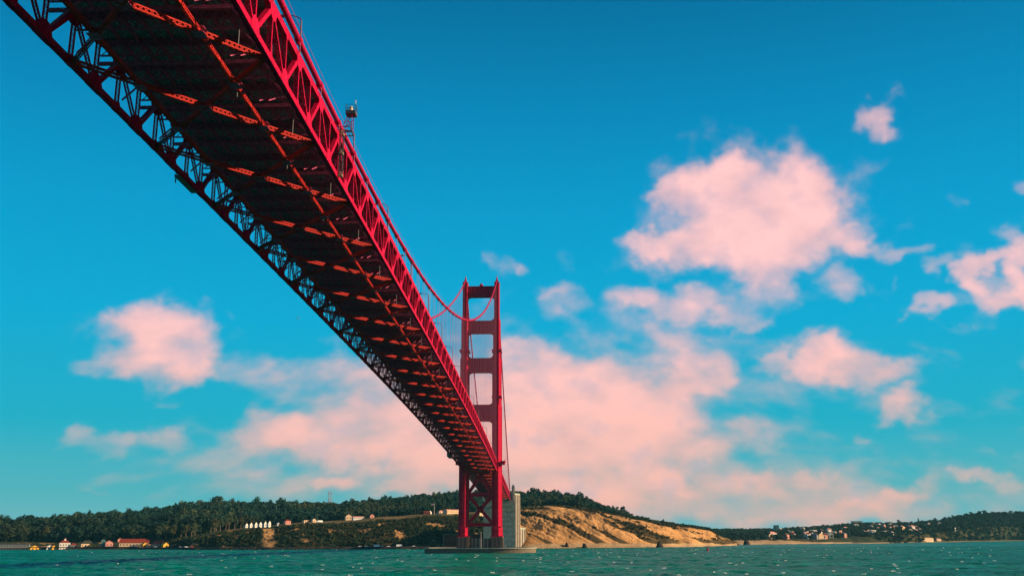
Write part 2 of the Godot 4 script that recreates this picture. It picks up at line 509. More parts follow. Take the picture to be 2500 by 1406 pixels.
# a member of two side plates tied by lacing bars, or (open) of four angles laced all round; stands from 0 to long
func laced(long: float, wide: float, deep: float, pitch: float, open: bool, cross: bool, solid_ends := 0.0) -> ArrayMesh:
	var s := Shape.new()
	var t := 0.05
	var x := wide * 0.5
	var z := deep * 0.5
	if open:
		for a in [-1, 1]:
			for b in [-1, 1]:
				s.box(Vector3(a * (x - 0.07), long * 0.5, b * z), Vector3(0.14, long, t))
				s.box(Vector3(a * x, long * 0.5, b * (z - 0.09)), Vector3(t, long, 0.14))
	else:
		for a in [-1, 1]:
			s.box(Vector3(a * (x - t * 0.5), long * 0.5, 0), Vector3(t, long, deep))
			for b in [-1, 1]:
				s.box(Vector3(a * (x - 0.09), long * 0.5, b * (z - 0.03)), Vector3(0.1, long, 0.05))
	var n := int((long - 2.0 * solid_ends) / pitch)
	var p := (long - 2.0 * solid_ends) / n
	var bar := 0.11
	for k in n:
		var y0 := solid_ends + k * p
		var flip := 1.0 if k % 2 == 0 else -1.0
		for b in [-1, 1]:
			for f in ([1.0, -1.0] if cross else [flip]):
				s.beam(Vector3(-(x - 0.06) * f, y0, b * (z + 0.012 * f)), Vector3((x - 0.06) * f, y0 + p, b * (z + 0.012 * f)), 0.02, bar, Vector3(0, 0, 1).cross(Vector3(1, 0, 0)), false)
			if open:
				for f in ([1.0, -1.0] if cross else [flip]):
					s.beam(Vector3(b * (x + 0.012 * f), y0, -(z - 0.06) * f), Vector3(b * (x + 0.012 * f), y0 + p, (z - 0.06) * f), bar, 0.02, Vector3.RIGHT, false)
	if solid_ends > 0.0:
		for e in [solid_ends * 0.5, long - solid_ends * 0.5]:
			for b in [-1, 1]:
				s.box(Vector3(0, e, b * z), Vector3(wide + 0.02, solid_ends, 0.03))
				if open:
					s.box(Vector3(b * x, e, 0), Vector3(0.03, solid_ends, deep + 0.02))
	return s.mesh()


func swept_bar(x: float, dy: float, wide: float, deep: float, z0: float, z1: float, step: float) -> ArrayMesh:
	var s := Shape.new()
	var n := int((z1 - z0) / step)
	for k in n:
		var a := lerpf(z0, z1, float(k) / n)
		var b := lerpf(z0, z1, float(k + 1) / n)
		var A := Vector3(x, low(a) + dy, a)
		var B := Vector3(x, low(b) + dy, b)
		var w := Vector3(wide * 0.5, 0, 0)
		var h := Vector3(0, deep * 0.5, 0)
		s.quad(A + w - h, A + w + h, B + w + h, B + w - h)
		s.quad(B - w - h, B - w + h, A - w + h, A - w - h)
		s.quad(A - w + h, B - w + h, B + w + h, A + w + h)
		s.quad(A + w - h, B + w - h, B - w - h, A - w - h)
		if k == 0:
			s.quad(A - w - h, A - w + h, A + w + h, A + w - h)
		if k == n - 1:
			s.quad(B - w - h, B + w - h, B + w + h, B - w + h)
	return s.mesh()


func build_bridge() -> void:
	bridge = thing("suspension_bridge", "long red suspension bridge crossing overhead to its tower by the shore", "bridge")
	var z_first := PHASE + FIRST * PANEL
	var z_last := PHASE + LAST * PANEL
	build_tower()

	# stiffening trusses, one under each cable
	var diag_len := PANEL * sqrt(2.0)
	var heavy := laced(diag_len, 0.74, 0.66, 0.52, false, true, 0.9)
	var light := laced(diag_len, 0.62, 0.36, 0.45, false, false, 0.6)
	var post := laced(DEPTH, 0.68, 0.34, 0.45, false, false, 0.5)
	var gl := Shape.new()
	gl.prism(PackedVector2Array([Vector2(-2.1, -0.52), Vector2(2.1, -0.52), Vector2(1.75, 0.5), Vector2(1.2, 1.5), Vector2(0.5, 1.95), Vector2(-0.5, 1.95), Vector2(-1.2, 1.5), Vector2(-1.75, 0.5)]), -0.40, 0.40, Transform3D(Basis(Vector3(0, 0, 1), Vector3.UP, Vector3(-1, 0, 0)), Vector3.ZERO))
	var gusset := gl.mesh()
	var gs := Shape.new()
	gs.prism(PackedVector2Array([Vector2(-0.75, -0.5), Vector2(0.75, -0.5), Vector2(0.4, 0.9), Vector2(-0.4, 0.9)]), -0.395, 0.395, Transform3D(Basis(Vector3(0, 0, 1), Vector3.UP, Vector3(-1, 0, 0)), Vector3.ZERO))
	var small := gs.mesh()
	for side in [1.0, -1.0]:
		var truss := group_part(bridge, "stiffening_truss")
		var x: float = HALF * side
		for piece in [[z_first, -6.6], [6.6, z_last]]:
			part(truss, "bottom_chord", swept_bar(x, 0.0, 0.74, 0.92, piece[0], piece[1], PANEL), M.paint)
			part(truss, "top_chord", swept_bar(x, DEPTH, 0.74, 0.82, piece[0], piece[1], PANEL), M.paint)
		for k in range(FIRST, LAST):
			var za := PHASE + k * PANEL
			var zb := za + PANEL
			if absf(za) < 6.7 or absf(zb) < 6.7 or za * zb < 0.0:
				continue
			var a_low := Vector3(x, low(za), za)
			var a_top := a_low + Vector3(0, DEPTH, 0)
			var b_low := Vector3(x, low(zb), zb)
			var b_top := b_low + Vector3(0, DEPTH, 0)
			# panel points with an even number carry the upper joint, the odd ones the lower joint
			if posmod(k, 2) == 0:
				part(truss, "diagonal", heavy, M.paint, between(b_low, a_top, diag_len, Vector3.RIGHT))
				part(truss, "gusset_plate", gusset, M.paint, Transform3D(Basis(Vector3.RIGHT, Vector3.DOWN, Vector3.FORWARD), a_top))
				part(truss, "joint_plate", small, M.paint, Transform3D(Basis(), a_low))
			else:
				part(truss, "diagonal", light, M.paint, between(a_low, b_top, diag_len, Vector3.RIGHT))
				part(truss, "gusset_plate", gusset, M.paint, Transform3D(Basis(), a_low))
				part(truss, "joint_plate", small, M.paint, Transform3D(Basis(Vector3.RIGHT, Vector3.DOWN, Vector3.FORWARD), a_top))
			part(truss, "post", post, M.paint, between(a_low, a_top, DEPTH, Vector3.RIGHT))

	# floor: cross beams, stringers, slab, walkways, railings
	var fb := Shape.new()
	var reach := HALF - 0.42
	fb.box(Vector3(0, 6.62, 0), Vector3(2 * reach, 1.16, 0.05))
	for k in range(-10, 10):
		fb.beam(Vector3(k * 1.3, 4.7, 0.1), Vector3((k + 1) * 1.3, 6.05, 0.1), 0.10, 0.10, Vector3(0, 0, 1), false)
		fb.beam(Vector3((k + 1) * 1.3, 4.7, -0.1), Vector3(k * 1.3, 6.05, -0.1), 0.10, 0.10, Vector3(0, 0, 1), false)
	fb.box(Vector3(0, 4.68, 0), Vector3(2 * reach, 0.12, 0.45))
	fb.box(Vector3(0, 7.22, 0), Vector3(2 * reach, 0.06, 0.5))
	for k in range(-5, 6):
		for b in [-1, 1]:
			fb.box(Vector3(k * 2.4, 5.95, b * 0.12), Vector3(0.05, 2.46, 0.18))
	for a in [-1, 1]:
		fb.beam(Vector3(a * 12.9, 1.2, 0), Vector3(a * 9.4, 4.6, 0), 0.22, 0.22, Vector3(0, 0, 1))
	var floor_beam := fb.mesh()
	var kb := Shape.new()
	kb.beam(Vector3(0, 0, 0), Vector3(-0.9, -0.9, 1.1), 0.16, 0.16)
	var bracket := kb.mesh()
	var pp := Shape.new()
	pp.tube(PackedVector3Array([Vector3(0, 1.2, 0), Vector3(0, 4.7, 0)]), 0.11, 0.11, 6)
	var pipe := pp.mesh()
	for k in range(FIRST, LAST + 1):
		var z := PHASE + k * PANEL
		var at := Vector3(0, low(z), z)
		part(bridge, "floor_beam", floor_beam, M.under, Transform3D(Basis(), at))
		for x in [8.6, 7.1]:
			part(bridge, "bracket", bracket, M.under, Transform3D(Basis(), at + Vector3(x, 4.66, 0)))
		if posmod(k, 2) == 0:
			part(bridge, "drain_pipe", pipe, M.steel, Transform3D(Basis(), at + Vector3(4.9 if posmod(k, 4) == 0 else 9.6, 0, 0.5)))
	var sway := laced(2 * reach, 0.42, 0.5, 0.62, true, false, 0.6)
	for k in range(FIRST, LAST + 1):
		if posmod(k, 2) == 0:
			continue
		var z := PHASE + k * PANEL
		part(bridge, "sway_strut", sway, M.under, between(Vector3(-reach, low(z) + 3.4, z), Vector3(reach, low(z) + 3.4, z), 2 * reach, Vector3.UP))
	for j in 9:
		part(bridge, "stringer", swept_bar(-10.4 + j * 2.6, 7.05, 0.24, 0.55, z_first, z_last, PANEL), M.under)
	part(bridge, "deck_slab", swept_bar(0, 7.66, 26.6, 0.36, z_first, z_last, PANEL), M.slab)
	part(bridge, "roadway", swept_bar(0, 7.86, 19.0, 0.03, z_first, z_last, PANEL), M.asphalt)
	for side in [-1.0, 1.0]:
		part(bridge, "walkway", swept_bar(side * 11.6, 7.93, 3.4, 0.16, z_first, z_last, PANEL), M.slab)
		var rail := group_part(bridge, "railing")
		var pk := Shape.new()
		var z := z_first
		while z < z_last:
			var y := low(z) + 8.05
			pk.box(Vector3(side * 13.62, y + 0.55, z), Vector3(0.04, 1.1, 0.07), Basis(), false)
			z += 0.42
		tag(part(rail, "pickets", pk.mesh(), M.paint), "", "", "", "stuff")
		part(rail, "top_rail", swept_bar(side * 13.62, 9.18, 0.14, 0.10, z_first, z_last, PANEL), M.paint)
		part(rail, "bottom_rail", swept_bar(side * 13.62, 8.15, 0.10, 0.10, z_first, z_last, PANEL), M.paint)
		part(bridge, "fascia", swept_bar(side * 13.9, 8.25, 0.10, 0.5, z_first, z_last, PANEL), M.paint)

	# bottom lateral bracing between the lower chords
	var cell := 4 * PANEL
	var reach_x := HALF - 0.55
	var half_diag := Vector2(reach_x, 2 * PANEL).length()
	var arm := laced(half_diag, 0.46, 0.74, 0.74, true, true, 1.0)
	var strut := laced(2 * PANEL, 0.52, 0.58, 0.9, true, false, 0.7)
	var cp := Shape.new()
	cp.box(Vector3.ZERO, Vector3(1.9, 0.05, 2.4))
	cp.box(Vector3(0, 0.70, 0), Vector3(1.9, 0.05, 2.4))
	var plate := cp.mesh()
	var k0 := int(floor((z_first - PHASE) / cell))
	for k in range(k0, 27):
		var zc := PHASE + k * cell
		if zc - 2 * PANEL < z_first or zc + 2 * PANEL > z_last:
			continue
		var mid := Vector3(0, low(zc) - 0.05, zc)
		for sx in [-1.0, 1.0]:
			for sz in [-1.0, 1.0]:
				var ze: float = zc + sz * 2 * PANEL
				part(bridge, "lateral_brace", arm, M.brace, between(mid, Vector3(sx * reach_x, low(ze) - 0.05, ze), half_diag, Vector3.UP.cross(Vector3(sx * reach_x, 0, sz * 2 * PANEL)).normalized()))
		part(bridge, "connection_plate", plate, M.under, Transform3D(Basis(), mid + Vector3(0, -0.36, 0)))
		for sx in [-1.0, 1.0]:
			for j in [0, 1]:
				var z0: float = zc - PANEL + j * 2 * PANEL
				var a := Vector3(sx * HALF * 0.5, low(z0 - PANEL) - 0.14, z0 - PANEL)
				var b := Vector3(sx * HALF * 0.5, low(z0 + PANEL) - 0.14, z0 + PANEL)
				part(bridge, "bottom_strut", strut, M.brace, between(a, b, 2 * PANEL, Vector3.RIGHT))
				part(bridge, "connection_plate", plate, M.under, Transform3D(Basis.from_scale(Vector3(0.8, 1.06, 0.8)), Vector3(sx * HALF * 0.5, low(z0) - 0.46, z0)))

	# cables, bands, suspenders
	var band := Shape.new()
	band.tube(PackedVector3Array([Vector3(0, -0.55, 0), Vector3(0, 0.55, 0)]), 0.60, 0.60, 12)
	band.box(Vector3(0, 0, -0.62), Vector3(0.34, 1.0, 0.22))
	band.box(Vector3(0, 0, 0.62), Vector3(0.34, 1.0, 0.22))
	var band_mesh := band.mesh()
	var rp := Shape.new()
	for a in [-0.3, 0.3]:
		rp.tube(PackedVector3Array([Vector3(a, 0, 0), Vector3(a, 1, 0)]), 0.05, 0.05, 6, false)
	var ropes := rp.mesh()
	for side in [1.0, -1.0]:
		var cable := group_part(bridge, "main_cable")
		var x: float = HALF * side
		var pts := PackedVector3Array()
		for k in 56:
			var z := -343.0 * (1.0 - k / 55.0)
			pts.append(Vector3(x, hang(z), z))
		for k in range(1, 121):
			var z := 800.0 * k / 120.0
			pts.append(Vector3(x, hang(z), z))
		var cs := Shape.new()
		cs.tube(pts, 0.47, 0.47, 12)
		part(cable, "strand", cs.mesh(), M.cable)
		for b in [-0.55, 0.55]:
			var hp := PackedVector3Array()
			for p in pts:
				hp.append(p + Vector3(b, 1.25, 0))
			var hs := Shape.new()
			hs.tube(hp, 0.03, 0.03, 4, false)
			part(cable, "hand_rope", hs.mesh(), M.cable)
		for k in range(FIRST, LAST + 1):
			if posmod(k, 2) != 0:
				continue
			var z := PHASE + k * PANEL
			if absf(z) < 12.0 or z < -335.0:
				continue
			var p := Vector3(x, hang(z), z)
			var slope := Vector3(0, hang(z + 0.5) - hang(z - 0.5), 1.0).normalized()
			part(cable, "cable_band", band_mesh, M.cable, Transform3D(Basis(Vector3.RIGHT, slope, Vector3.RIGHT.cross(slope)), p))
			var foot := low(z) + DEPTH
			if p.y - foot > 1.0:
				part(bridge, "suspender", ropes, M.rope, Transform3D(Basis.from_scale(Vector3(1, p.y - foot, 1)), Vector3(x, foot, z)))
	build_lamps()


func strut_outline(a: float, bottom: float, top: float, r_low: float, r_up: float) -> PackedVector2Array:
	var p := PackedVector2Array()
	for k in 7:
		var t := PI * 0.5 * k / 6.0
		p.append(Vector2(-a + r_low * (1 - cos(t)), bottom - r_low * (1 - sin(t))))
	for k in 7:
		var t := PI * 0.5 * (6 - k) / 6.0
		p.append(Vector2(a - r_low * (1 - cos(t)), bottom - r_low * (1 - sin(t))))
	for k in 7:
		var t := PI * 0.5 * k / 6.0
		p.append(Vector2(a - r_up * (1 - cos(t)), top + r_up * (1 - sin(t))))
	for k in 7:
		var t := PI * 0.5 * (6 - k) / 6.0
		p.append(Vector2(-a + r_up * (1 - cos(t)), top + r_up * (1 - sin(t))))
	return p


func stepped_section(w: float, d: float, a: float, b: float) -> PackedVector2Array:
	# a plan with a small step and a broad slanting facet in each corner
	var q := [Vector2(w, d - 0.6 - b), Vector2(w - a, d - 0.6), Vector2(w - a, d)]
	var p := PackedVector2Array()
	for v in q: p.append(v)
	for k in range(2, -1, -1): p.append(Vector2(-q[k].x, q[k].y))
	for v in q: p.append(-v)
	for k in range(2, -1, -1): p.append(Vector2(q[k].x, -q[k].y))
	return p


func build_tower() -> void:
	var tower := group_part(bridge, "tower")
	# half width, half depth, from, to, facet
	var stages := [[4.3, 8.6, 12.7, 20.4, 2.6], [3.9, 6.9, 20.4, 121.0, 2.5], [3.62, 6.1, 121.0, 161.0, 1.7], [2.85, 5.2, 161.0, 194.4, 0.9], [2.05, 4.4, 194.4, 226.5, 0.4]]
	var lift := Transform3D(Basis(Vector3.RIGHT, Vector3(0, 0, -1), Vector3.UP), Vector3.ZERO)
	for side in [-1.0, 1.0]:
		var leg := Shape.new()
		for st in stages:
			var off := Transform3D(Basis(), Vector3(side * HALF, 0, 0)) * lift
			leg.prism(stepped_section(st[0], st[1], st[4], st[4] * 0.9), st[2], st[3], off)
			# raised pilasters on every face
			for f in [-1.0, 1.0]:
				for j in [-1.0, 0.0, 1.0]:
					leg.box(Vector3(side * HALF + j * (st[0] - st[4]) * 0.62, (st[2] + st[3]) * 0.5 - 0.2, f * (st[1] + 0.12)), Vector3((st[0] - st[4]) * 0.3, st[3] - st[2] - 1.4, 0.3))
					leg.box(Vector3(side * HALF + f * (st[0] + 0.12), (st[2] + st[3]) * 0.5 - 0.2, j * st[1] * 0.36), Vector3(0.3, st[3] - st[2] - 1.4, st[1] * 0.16))
		# the base casting is chamfered
		leg.box(Vector3(side * HALF, 20.7, 0), Vector3(7.9, 0.6, 15.4))
		leg.box(Vector3(side * HALF, 13.1, 0), Vector3(9.4, 0.8, 18.4))
		part(tower, "leg", leg.mesh(), M.paint)
		var cap := Shape.new()
		cap.box(Vector3(side * HALF, 227.0, 0), Vector3(4.7, 1.0, 9.6))
		cap.box(Vector3(side * HALF, 228.2, 0), Vector3(2.6, 1.6, 7.0))
		cap.box(Vector3(side * HALF, 229.6, 0), Vector3(1.7, 1.6, 4.4))
		cap.tube(PackedVector3Array([Vector3(side * HALF, 230.2, 0), Vector3(side * HALF, 233.4, 0)]), 0.65, 0.5, 8)
		part(tower, "saddle_housing", cap.mesh(), M.paint)
	# portal struts with fluted faces: inner half span, underside, top, fillets, half thickness
	for st in [[11.9, 215.0, 224.4, 3.6, 0.2, 2.9], [11.0, 182.9, 193.6, 3.2, 3.0, 3.3], [10.4, 148.9, 160.9, 3.4, 3.2, 3.8], [10.1, 107.6, 121.0, 4.2, 3.2, 4.4]]:
		var s := Shape.new()
		s.prism(strut_outline(st[0], st[1], st[2], st[3], st[4]), -st[5], st[5])
		var n := int(2 * st[0] / 1.62)
		for k in n:
			var x: float = lerpf(-st[0] + 1.0, st[0] - 1.0, (k + 0.5) / n)
			for f in [-1.0, 1.0]:
				s.prism(PackedVector2Array([Vector2(x - 0.52, st[5] - 0.05), Vector2(x + 0.52, st[5] - 0.05), Vector2(x + 0.22, st[5] + 0.5), Vector2(x - 0.22, st[5] + 0.5)]), st[1] + 1.0, st[2] - 1.1, Transform3D(Basis(Vector3.LEFT * f, Vector3(0, 0, f), Vector3.UP), Vector3.ZERO))
		s.box(Vector3(0, st[2] - 0.5, 0), Vector3(2 * st[0] - 2.0, 0.5, 2 * st[5] + 1.2))
		s.box(Vector3(0, st[1] + 0.5, 0), Vector3(2 * st[0] - 2.0, 0.5, 2 * st[5] + 1.2))
		part(tower, "portal_strut", s.mesh(), M.paint)
	# cross bracing below the deck
	for h in [[21.2, 24.0], [45.2, 48.2]]:
		var s := Shape.new()
		s.box(Vector3(0, (h[0] + h[1]) * 0.5, 0), Vector3(20.4, h[1] - h[0], 4.6))
		part(tower, "cross_strut", s.mesh(), M.paint)
	for h in [[23.0, 46.6], [47.0, 78.0]]:
		for f in [-1.0, 1.0]:
			var s := Shape.new()
			s.beam(Vector3(-10.6 * f, h[0], 0), Vector3(10.6 * f, h[1], 0), 2.6, 4.0 + 0.1 * f, Vector3(0, 0, 1))
			part(tower, "cross_brace", s.mesh(), M.paint)
	var hub := Shape.new()
	hub.tube(PackedVector3Array([Vector3(0, 34.8, -2.5), Vector3(0, 34.8, 2.5)]), 2.7, 2.7, 10)
	part(tower, "hub_plate", hub.mesh(), M.paint)
	# a rounded beacon house stands on the top strut
	var dome := Shape.new()
	dome.tube(PackedVector3Array([Vector3(0, 224.0, 0), Vector3(0, 226.0, 0)]), 1.5, 1.6, 12)
	dome.tube(PackedVector3Array([Vector3(0, 226.0, 0), Vector3(0, 227.2, 0)]), 1.6, 0.9, 12)
	part(tower, "beacon_house", dome.mesh(), M.cable)
	# walkway brackets round the legs at deck height and service balconies on the stages
	for side in [-1.0, 1.0]:
		var w := Shape.new()
		w.box(Vector3(side * 19.0, low(0) + 8.0, 0), Vector3(3.4, 0.5, 17.0))
		w.box(Vector3(side * 20.6, low(0) + 8.9, 0), Vector3(0.16, 1.4, 17.0))
		w.box(Vector3(side * 19.4, low(0) + 6.6, 4.0), Vector3(2.2, 2.4, 5.0))
		part(tower, "walkway_bay", w.mesh(), M.paint)
		for y in [162.6, 122.8]:
			var b := Shape.new()
			b.box(Vector3(side * HALF, y + 4.0, 0), Vector3(8.4, 0.4, 13.6))
			for e in [-1.0, 1.0]:
				b.box(Vector3(side * HALF + e * 4.15, y + 4.7, 0), Vector3(0.08, 1.2, 13.6))
				b.box(Vector3(side * HALF, y + 4.7, e * 6.75), Vector3(8.2, 1.2, 0.08))
			part(tower, "balcony", b.mesh(), M.paint)


const COUNT := ["first", "second", "third", "fourth", "fifth", "sixth", "seventh", "eighth", "ninth", "tenth", "eleventh", "twelfth", "thirteenth", "fourteenth", "fifteenth", "sixteenth", "seventeenth", "eighteenth", "nineteenth", "twentieth", "twenty-first", "twenty-second", "twenty-third", "twenty-fourth"]


func build_lamps() -> void:
	var post := Shape.new()
	post.tube(PackedVector3Array([Vector3(0, 0, 0), Vector3(0, 7.6, 0)]), 0.16, 0.11, 8)
	post.box(Vector3(0, 0.4, 0), Vector3(0.5, 0.8, 0.5))
	var arm := Shape.new()
	var pts := PackedVector3Array()
	for k in 8:
		var t := PI * 0.5 * k / 7.0
		pts.append(Vector3(-2.6 * (1 - cos(t)), 7.6 + 1.0 * sin(t), 0))
	arm.tube(pts, 0.10, 0.07, 6)
	arm.beam(Vector3(0, 6.2, 0), Vector3(-1.6, 8.3, 0), 0.07, 0.07)
	var head := Shape.new()
	head.box(Vector3(-2.9, 8.5, 0), Vector3(1.0, 0.26, 0.5))
	head.box(Vector3(-2.9, 8.33, 0), Vector3(0.7, 0.12, 0.36))
	var meshes := [post.mesh(), arm.mesh(), head.mesh()]
	for side in [1.0, -1.0]:
		var k := 0
		for j in range(-4, 17):
			var z := 14.0 + j * 45.72
			if absf(z) < 14.0 or z < -220.0 and side < 0:
				continue
			k += 1
			var o := thing("street_lamp", "curved-arm street lamp on the %s deck railing, %s %s the tower" % ["sunlit" if side > 0 else "shaded", COUNT[absi(j) - (0 if z > 0 else 1)], "before" if z > 0 else "beyond"], "street lamp", Vector3(side * 13.25, low(z) + 8.02, z), 0.0 if side > 0 else PI, "street lamps along the bridge deck")
			part(o, "pole", meshes[0], M.lamp)
			part(o, "arm", meshes[1], M.lamp)
			part(o, "lamp_head", meshes[2], M.lamp)


# ---------------------------------------------------------------- land
func column(T: Array, az: float) -> Array:
	if az <= T[0][0]: return T[0]
	for k in T.size() - 1:
		if az <= T[k + 1][0]:
			var t: float = (az - T[k][0]) / (T[k + 1][0] - T[k][0])
			t = t * t * (3.0 - 2.0 * t) * 0.6 + t * 0.4
			var r := []
			for j in T[k].size():
				r.append(lerpf(T[k][j], T[k + 1][j], t))
			r[0] = az
			return r
	return T[T.size() - 1]


func spot(az: float, d: float, y := 0.0) -> Vector3:
	return Vector3(STATION.x + sin(az) * d, y, STATION.z - cos(az) * d)


func ground(r: Array, d: float, far: bool) -> float:
	var az: float = r[0]
	var p := spot(az, d)
	var h := 0.0
	var cliff: float = 0.0 if far else smoothstep(-0.045, -0.01, az)
	if d <= r[1]:
		return 1.2 - (r[1] - d) * 0.35
	elif d < r[2]:
		var t: float = (d - r[1]) / (r[2] - r[1])
		var toe := lerpf(0.24, 0.035, cliff)
		if far: toe = 0.35
		var e := clampf((t - toe) / (1.0 - toe), 0, 1)
		var bank := pow(sin(e * PI * 0.5), 0.85)
		bank = lerpf(bank, lerpf(e, bank, 0.45), cliff)
		h = lerpf(2.6 if cliff < 0.5 else 1.4, r[3], bank)
		var env := 4.0 * e * (1.0 - e)
		var slant: float = (r[1] - d) * 1.25
		var g := absf(noise.get_noise_2d((az * 1350.0 - slant) * 1.6, d * 0.22))
		var g2 := fine.get_noise_2d(p.x * 1.0, p.z * 1.0)
		h += env * (lerpf(2.0, 7.0, cliff) * (0.30 - g) + lerpf(2.4, 4.4, cliff) * g2 + 2.6 * (0.25 - absf(fine.get_noise_2d(p.x * 3.4, p.z * 3.4))))
	elif d < r[4]:
		var t: float = (d - r[2]) / (r[4] - r[2])
		h = lerpf(r[3], r[5], t) + 1.2 * noise.get_noise_2d(p.x * 0.5, p.z * 0.5) * minf(1.0, 8.0 * t)
	elif d < r[6]:
		var t: float = (d - r[4]) / (r[6] - r[4])
		h = lerpf(r[5], r[7], 0.5 - 0.5 * cos(PI * t) if r[7] - r[5] > 14.0 else t) + 2.5 * noise.get_noise_2d(p.x * 0.35, p.z * 0.35) * sin(PI * t)
	else:
		h = r[7] - (d - r[6]) * 0.10
	return maxf(h, 0.8)


func land_color(r: Array, d: float, far: bool) -> Color:
	var az: float = r[0]
	var p := spot(az, d)
	var n1 := noise.get_noise_2d(p.x * 0.9 + 500.0, p.z * 0.9)
	var n2 := fine.get_noise_2d(p.x * 0.8, p.z * 0.8 + 90.0)
	var brush := Color(0.034, 0.052, 0.028)
	var dry := Color(0.30, 0.185, 0.065)
	var rock := Color(0.74, 0.38, 0.15)
	var sand := Color(0.56, 0.36, 0.20)
	if far:
		if d < r[1] + 58.0 * (1.0 - smoothstep(0.215, 0.292, az)):
			return sand * (0.95 + 0.15 * n2)
		if d < r[2] + 10.0 and az < 0.42:
			return (dry * 0.5).lerp(brush, clampf(0.9 + n2 * 1.2, 0, 1))
		return brush.lerp(dry * 0.35, clampf(0.05 + n2, 0, 1))
	if az > -0.03 and d < r[2] + 14.0:
		# the bluff: bare earth with slanting bands of scrub
		if d < r[1] + 9.0:
			return sand * (0.9 + 0.2 * n2)
		var t: float = (d - r[1]) / (r[2] - r[1])
		var slant: float = (r[1] - d) * 1.25
		var band := noise.get_noise_2d((az * 1350.0 - slant) * 1.7 + 40.0, d * 0.30)
		var patch := fine.get_noise_2d((az * 1350.0 - slant) * 1.0, d * 0.22 + 70.0)
		var k := smoothstep(0.02, 0.16, band * 0.75 + patch * 0.75 + maxf(0.0, az - 0.06) * 2.2 + 0.10 * smoothstep(0.86, 1.0, t) - 0.02)
		var strata := fine.get_noise_2d((az * 1350.0 - slant) * 4.0, d * 0.8)
		var earth := rock * (0.82 + 0.35 * n2 + 0.2 * band + 0.45 * strata)
		return earth.lerp(Color(0.095, 0.064, 0.030) * (1.0 + 0.5 * n2), k)
	if d < r[2]:
		if d < r[1] + 7.0:
			return Color(0.075, 0.062, 0.058) * (1.0 + 0.6 * n2)     # boulders of the sea wall
		if d < r[1] + 17.0:
			return Color(0.20, 0.17, 0.14) * (1.0 + 0.2 * n2)       # shore road
		var scar := smoothstep(0.0085, 0.003, absf(az + 0.2605 + (d - r[1]) * 0.00003 + 0.003 * n1)) * smoothstep(0.0, 14.0, d - r[1] - 12.0)
		var c := brush.lerp(Color(0.125, 0.075, 0.035), clampf(0.2 + n1 * 0.9 + n2 * 0.8, 0, 1))
		c = c.lerp(rock, clampf(scar * (1.0 + n2 * 1.4), 0, 1))
		return c.lerp(rock * 0.75, smoothstep(0.30, 0.46, n2 + 0.2 * n1))
	if d < r[4] and az > -0.30:
		var k := clampf(0.62 + n1 * 1.2 + n2 * 0.8, 0, 1)
		return brush.lerp(dry, k)
	return brush.lerp(Color(0.10, 0.085, 0.035), clampf(0.2 + n2, 0, 1)) * 0.9


func build_land(called: String, T: Array, far: bool, cols: int, rows: Array) -> void:
	var s := Shape.new()
	var az0: float = T[0][0]
	var az1: float = T[T.size() - 1][0]
	var total := 1
	for n in rows: total += n
	for k in cols + 1:
		var az := lerpf(az0, az1, float(k) / cols)
		var r := column(T, az)
		var marks: Array = [r[1] - 12.0, r[1], r[2], r[4], r[6], r[6] + 420.0]
		for j in rows.size():
			for q in rows[j] + (1 if j == rows.size() - 1 else 0):
				var d: float = lerpf(marks[j], marks[j + 1], float(q) / rows[j])
				var h := ground(r, d, far)
				s.v.append(spot(az, d, h))
				s.c.append(land_color(r, d, far))
				s.n.append(Vector3.UP)
	for k in cols:
		for q in total - 1:
			var a := k * total + q
			s.i.append_array([a, a + 1, a + total, a + total, a + 1, a + total + 1])
	# smooth normals
	var nn := PackedVector3Array()
	nn.resize(s.v.size())
	for t in range(0, s.i.size(), 3):
		var m := (s.v[s.i[t + 2]] - s.v[s.i[t]]).cross(s.v[s.i[t + 1]] - s.v[s.i[t]])
		for e in 3:
			nn[s.i[t + e]] += m
	for t in nn.size():
		nn[t] = nn[t].normalized() if nn[t].length() > 0.0 else Vector3.UP
		if nn[t].y < 0: nn[t] = -nn[t]
	s.n = nn
	tag(part(self, called, s.mesh(), M.land), "", "", "", "structure")


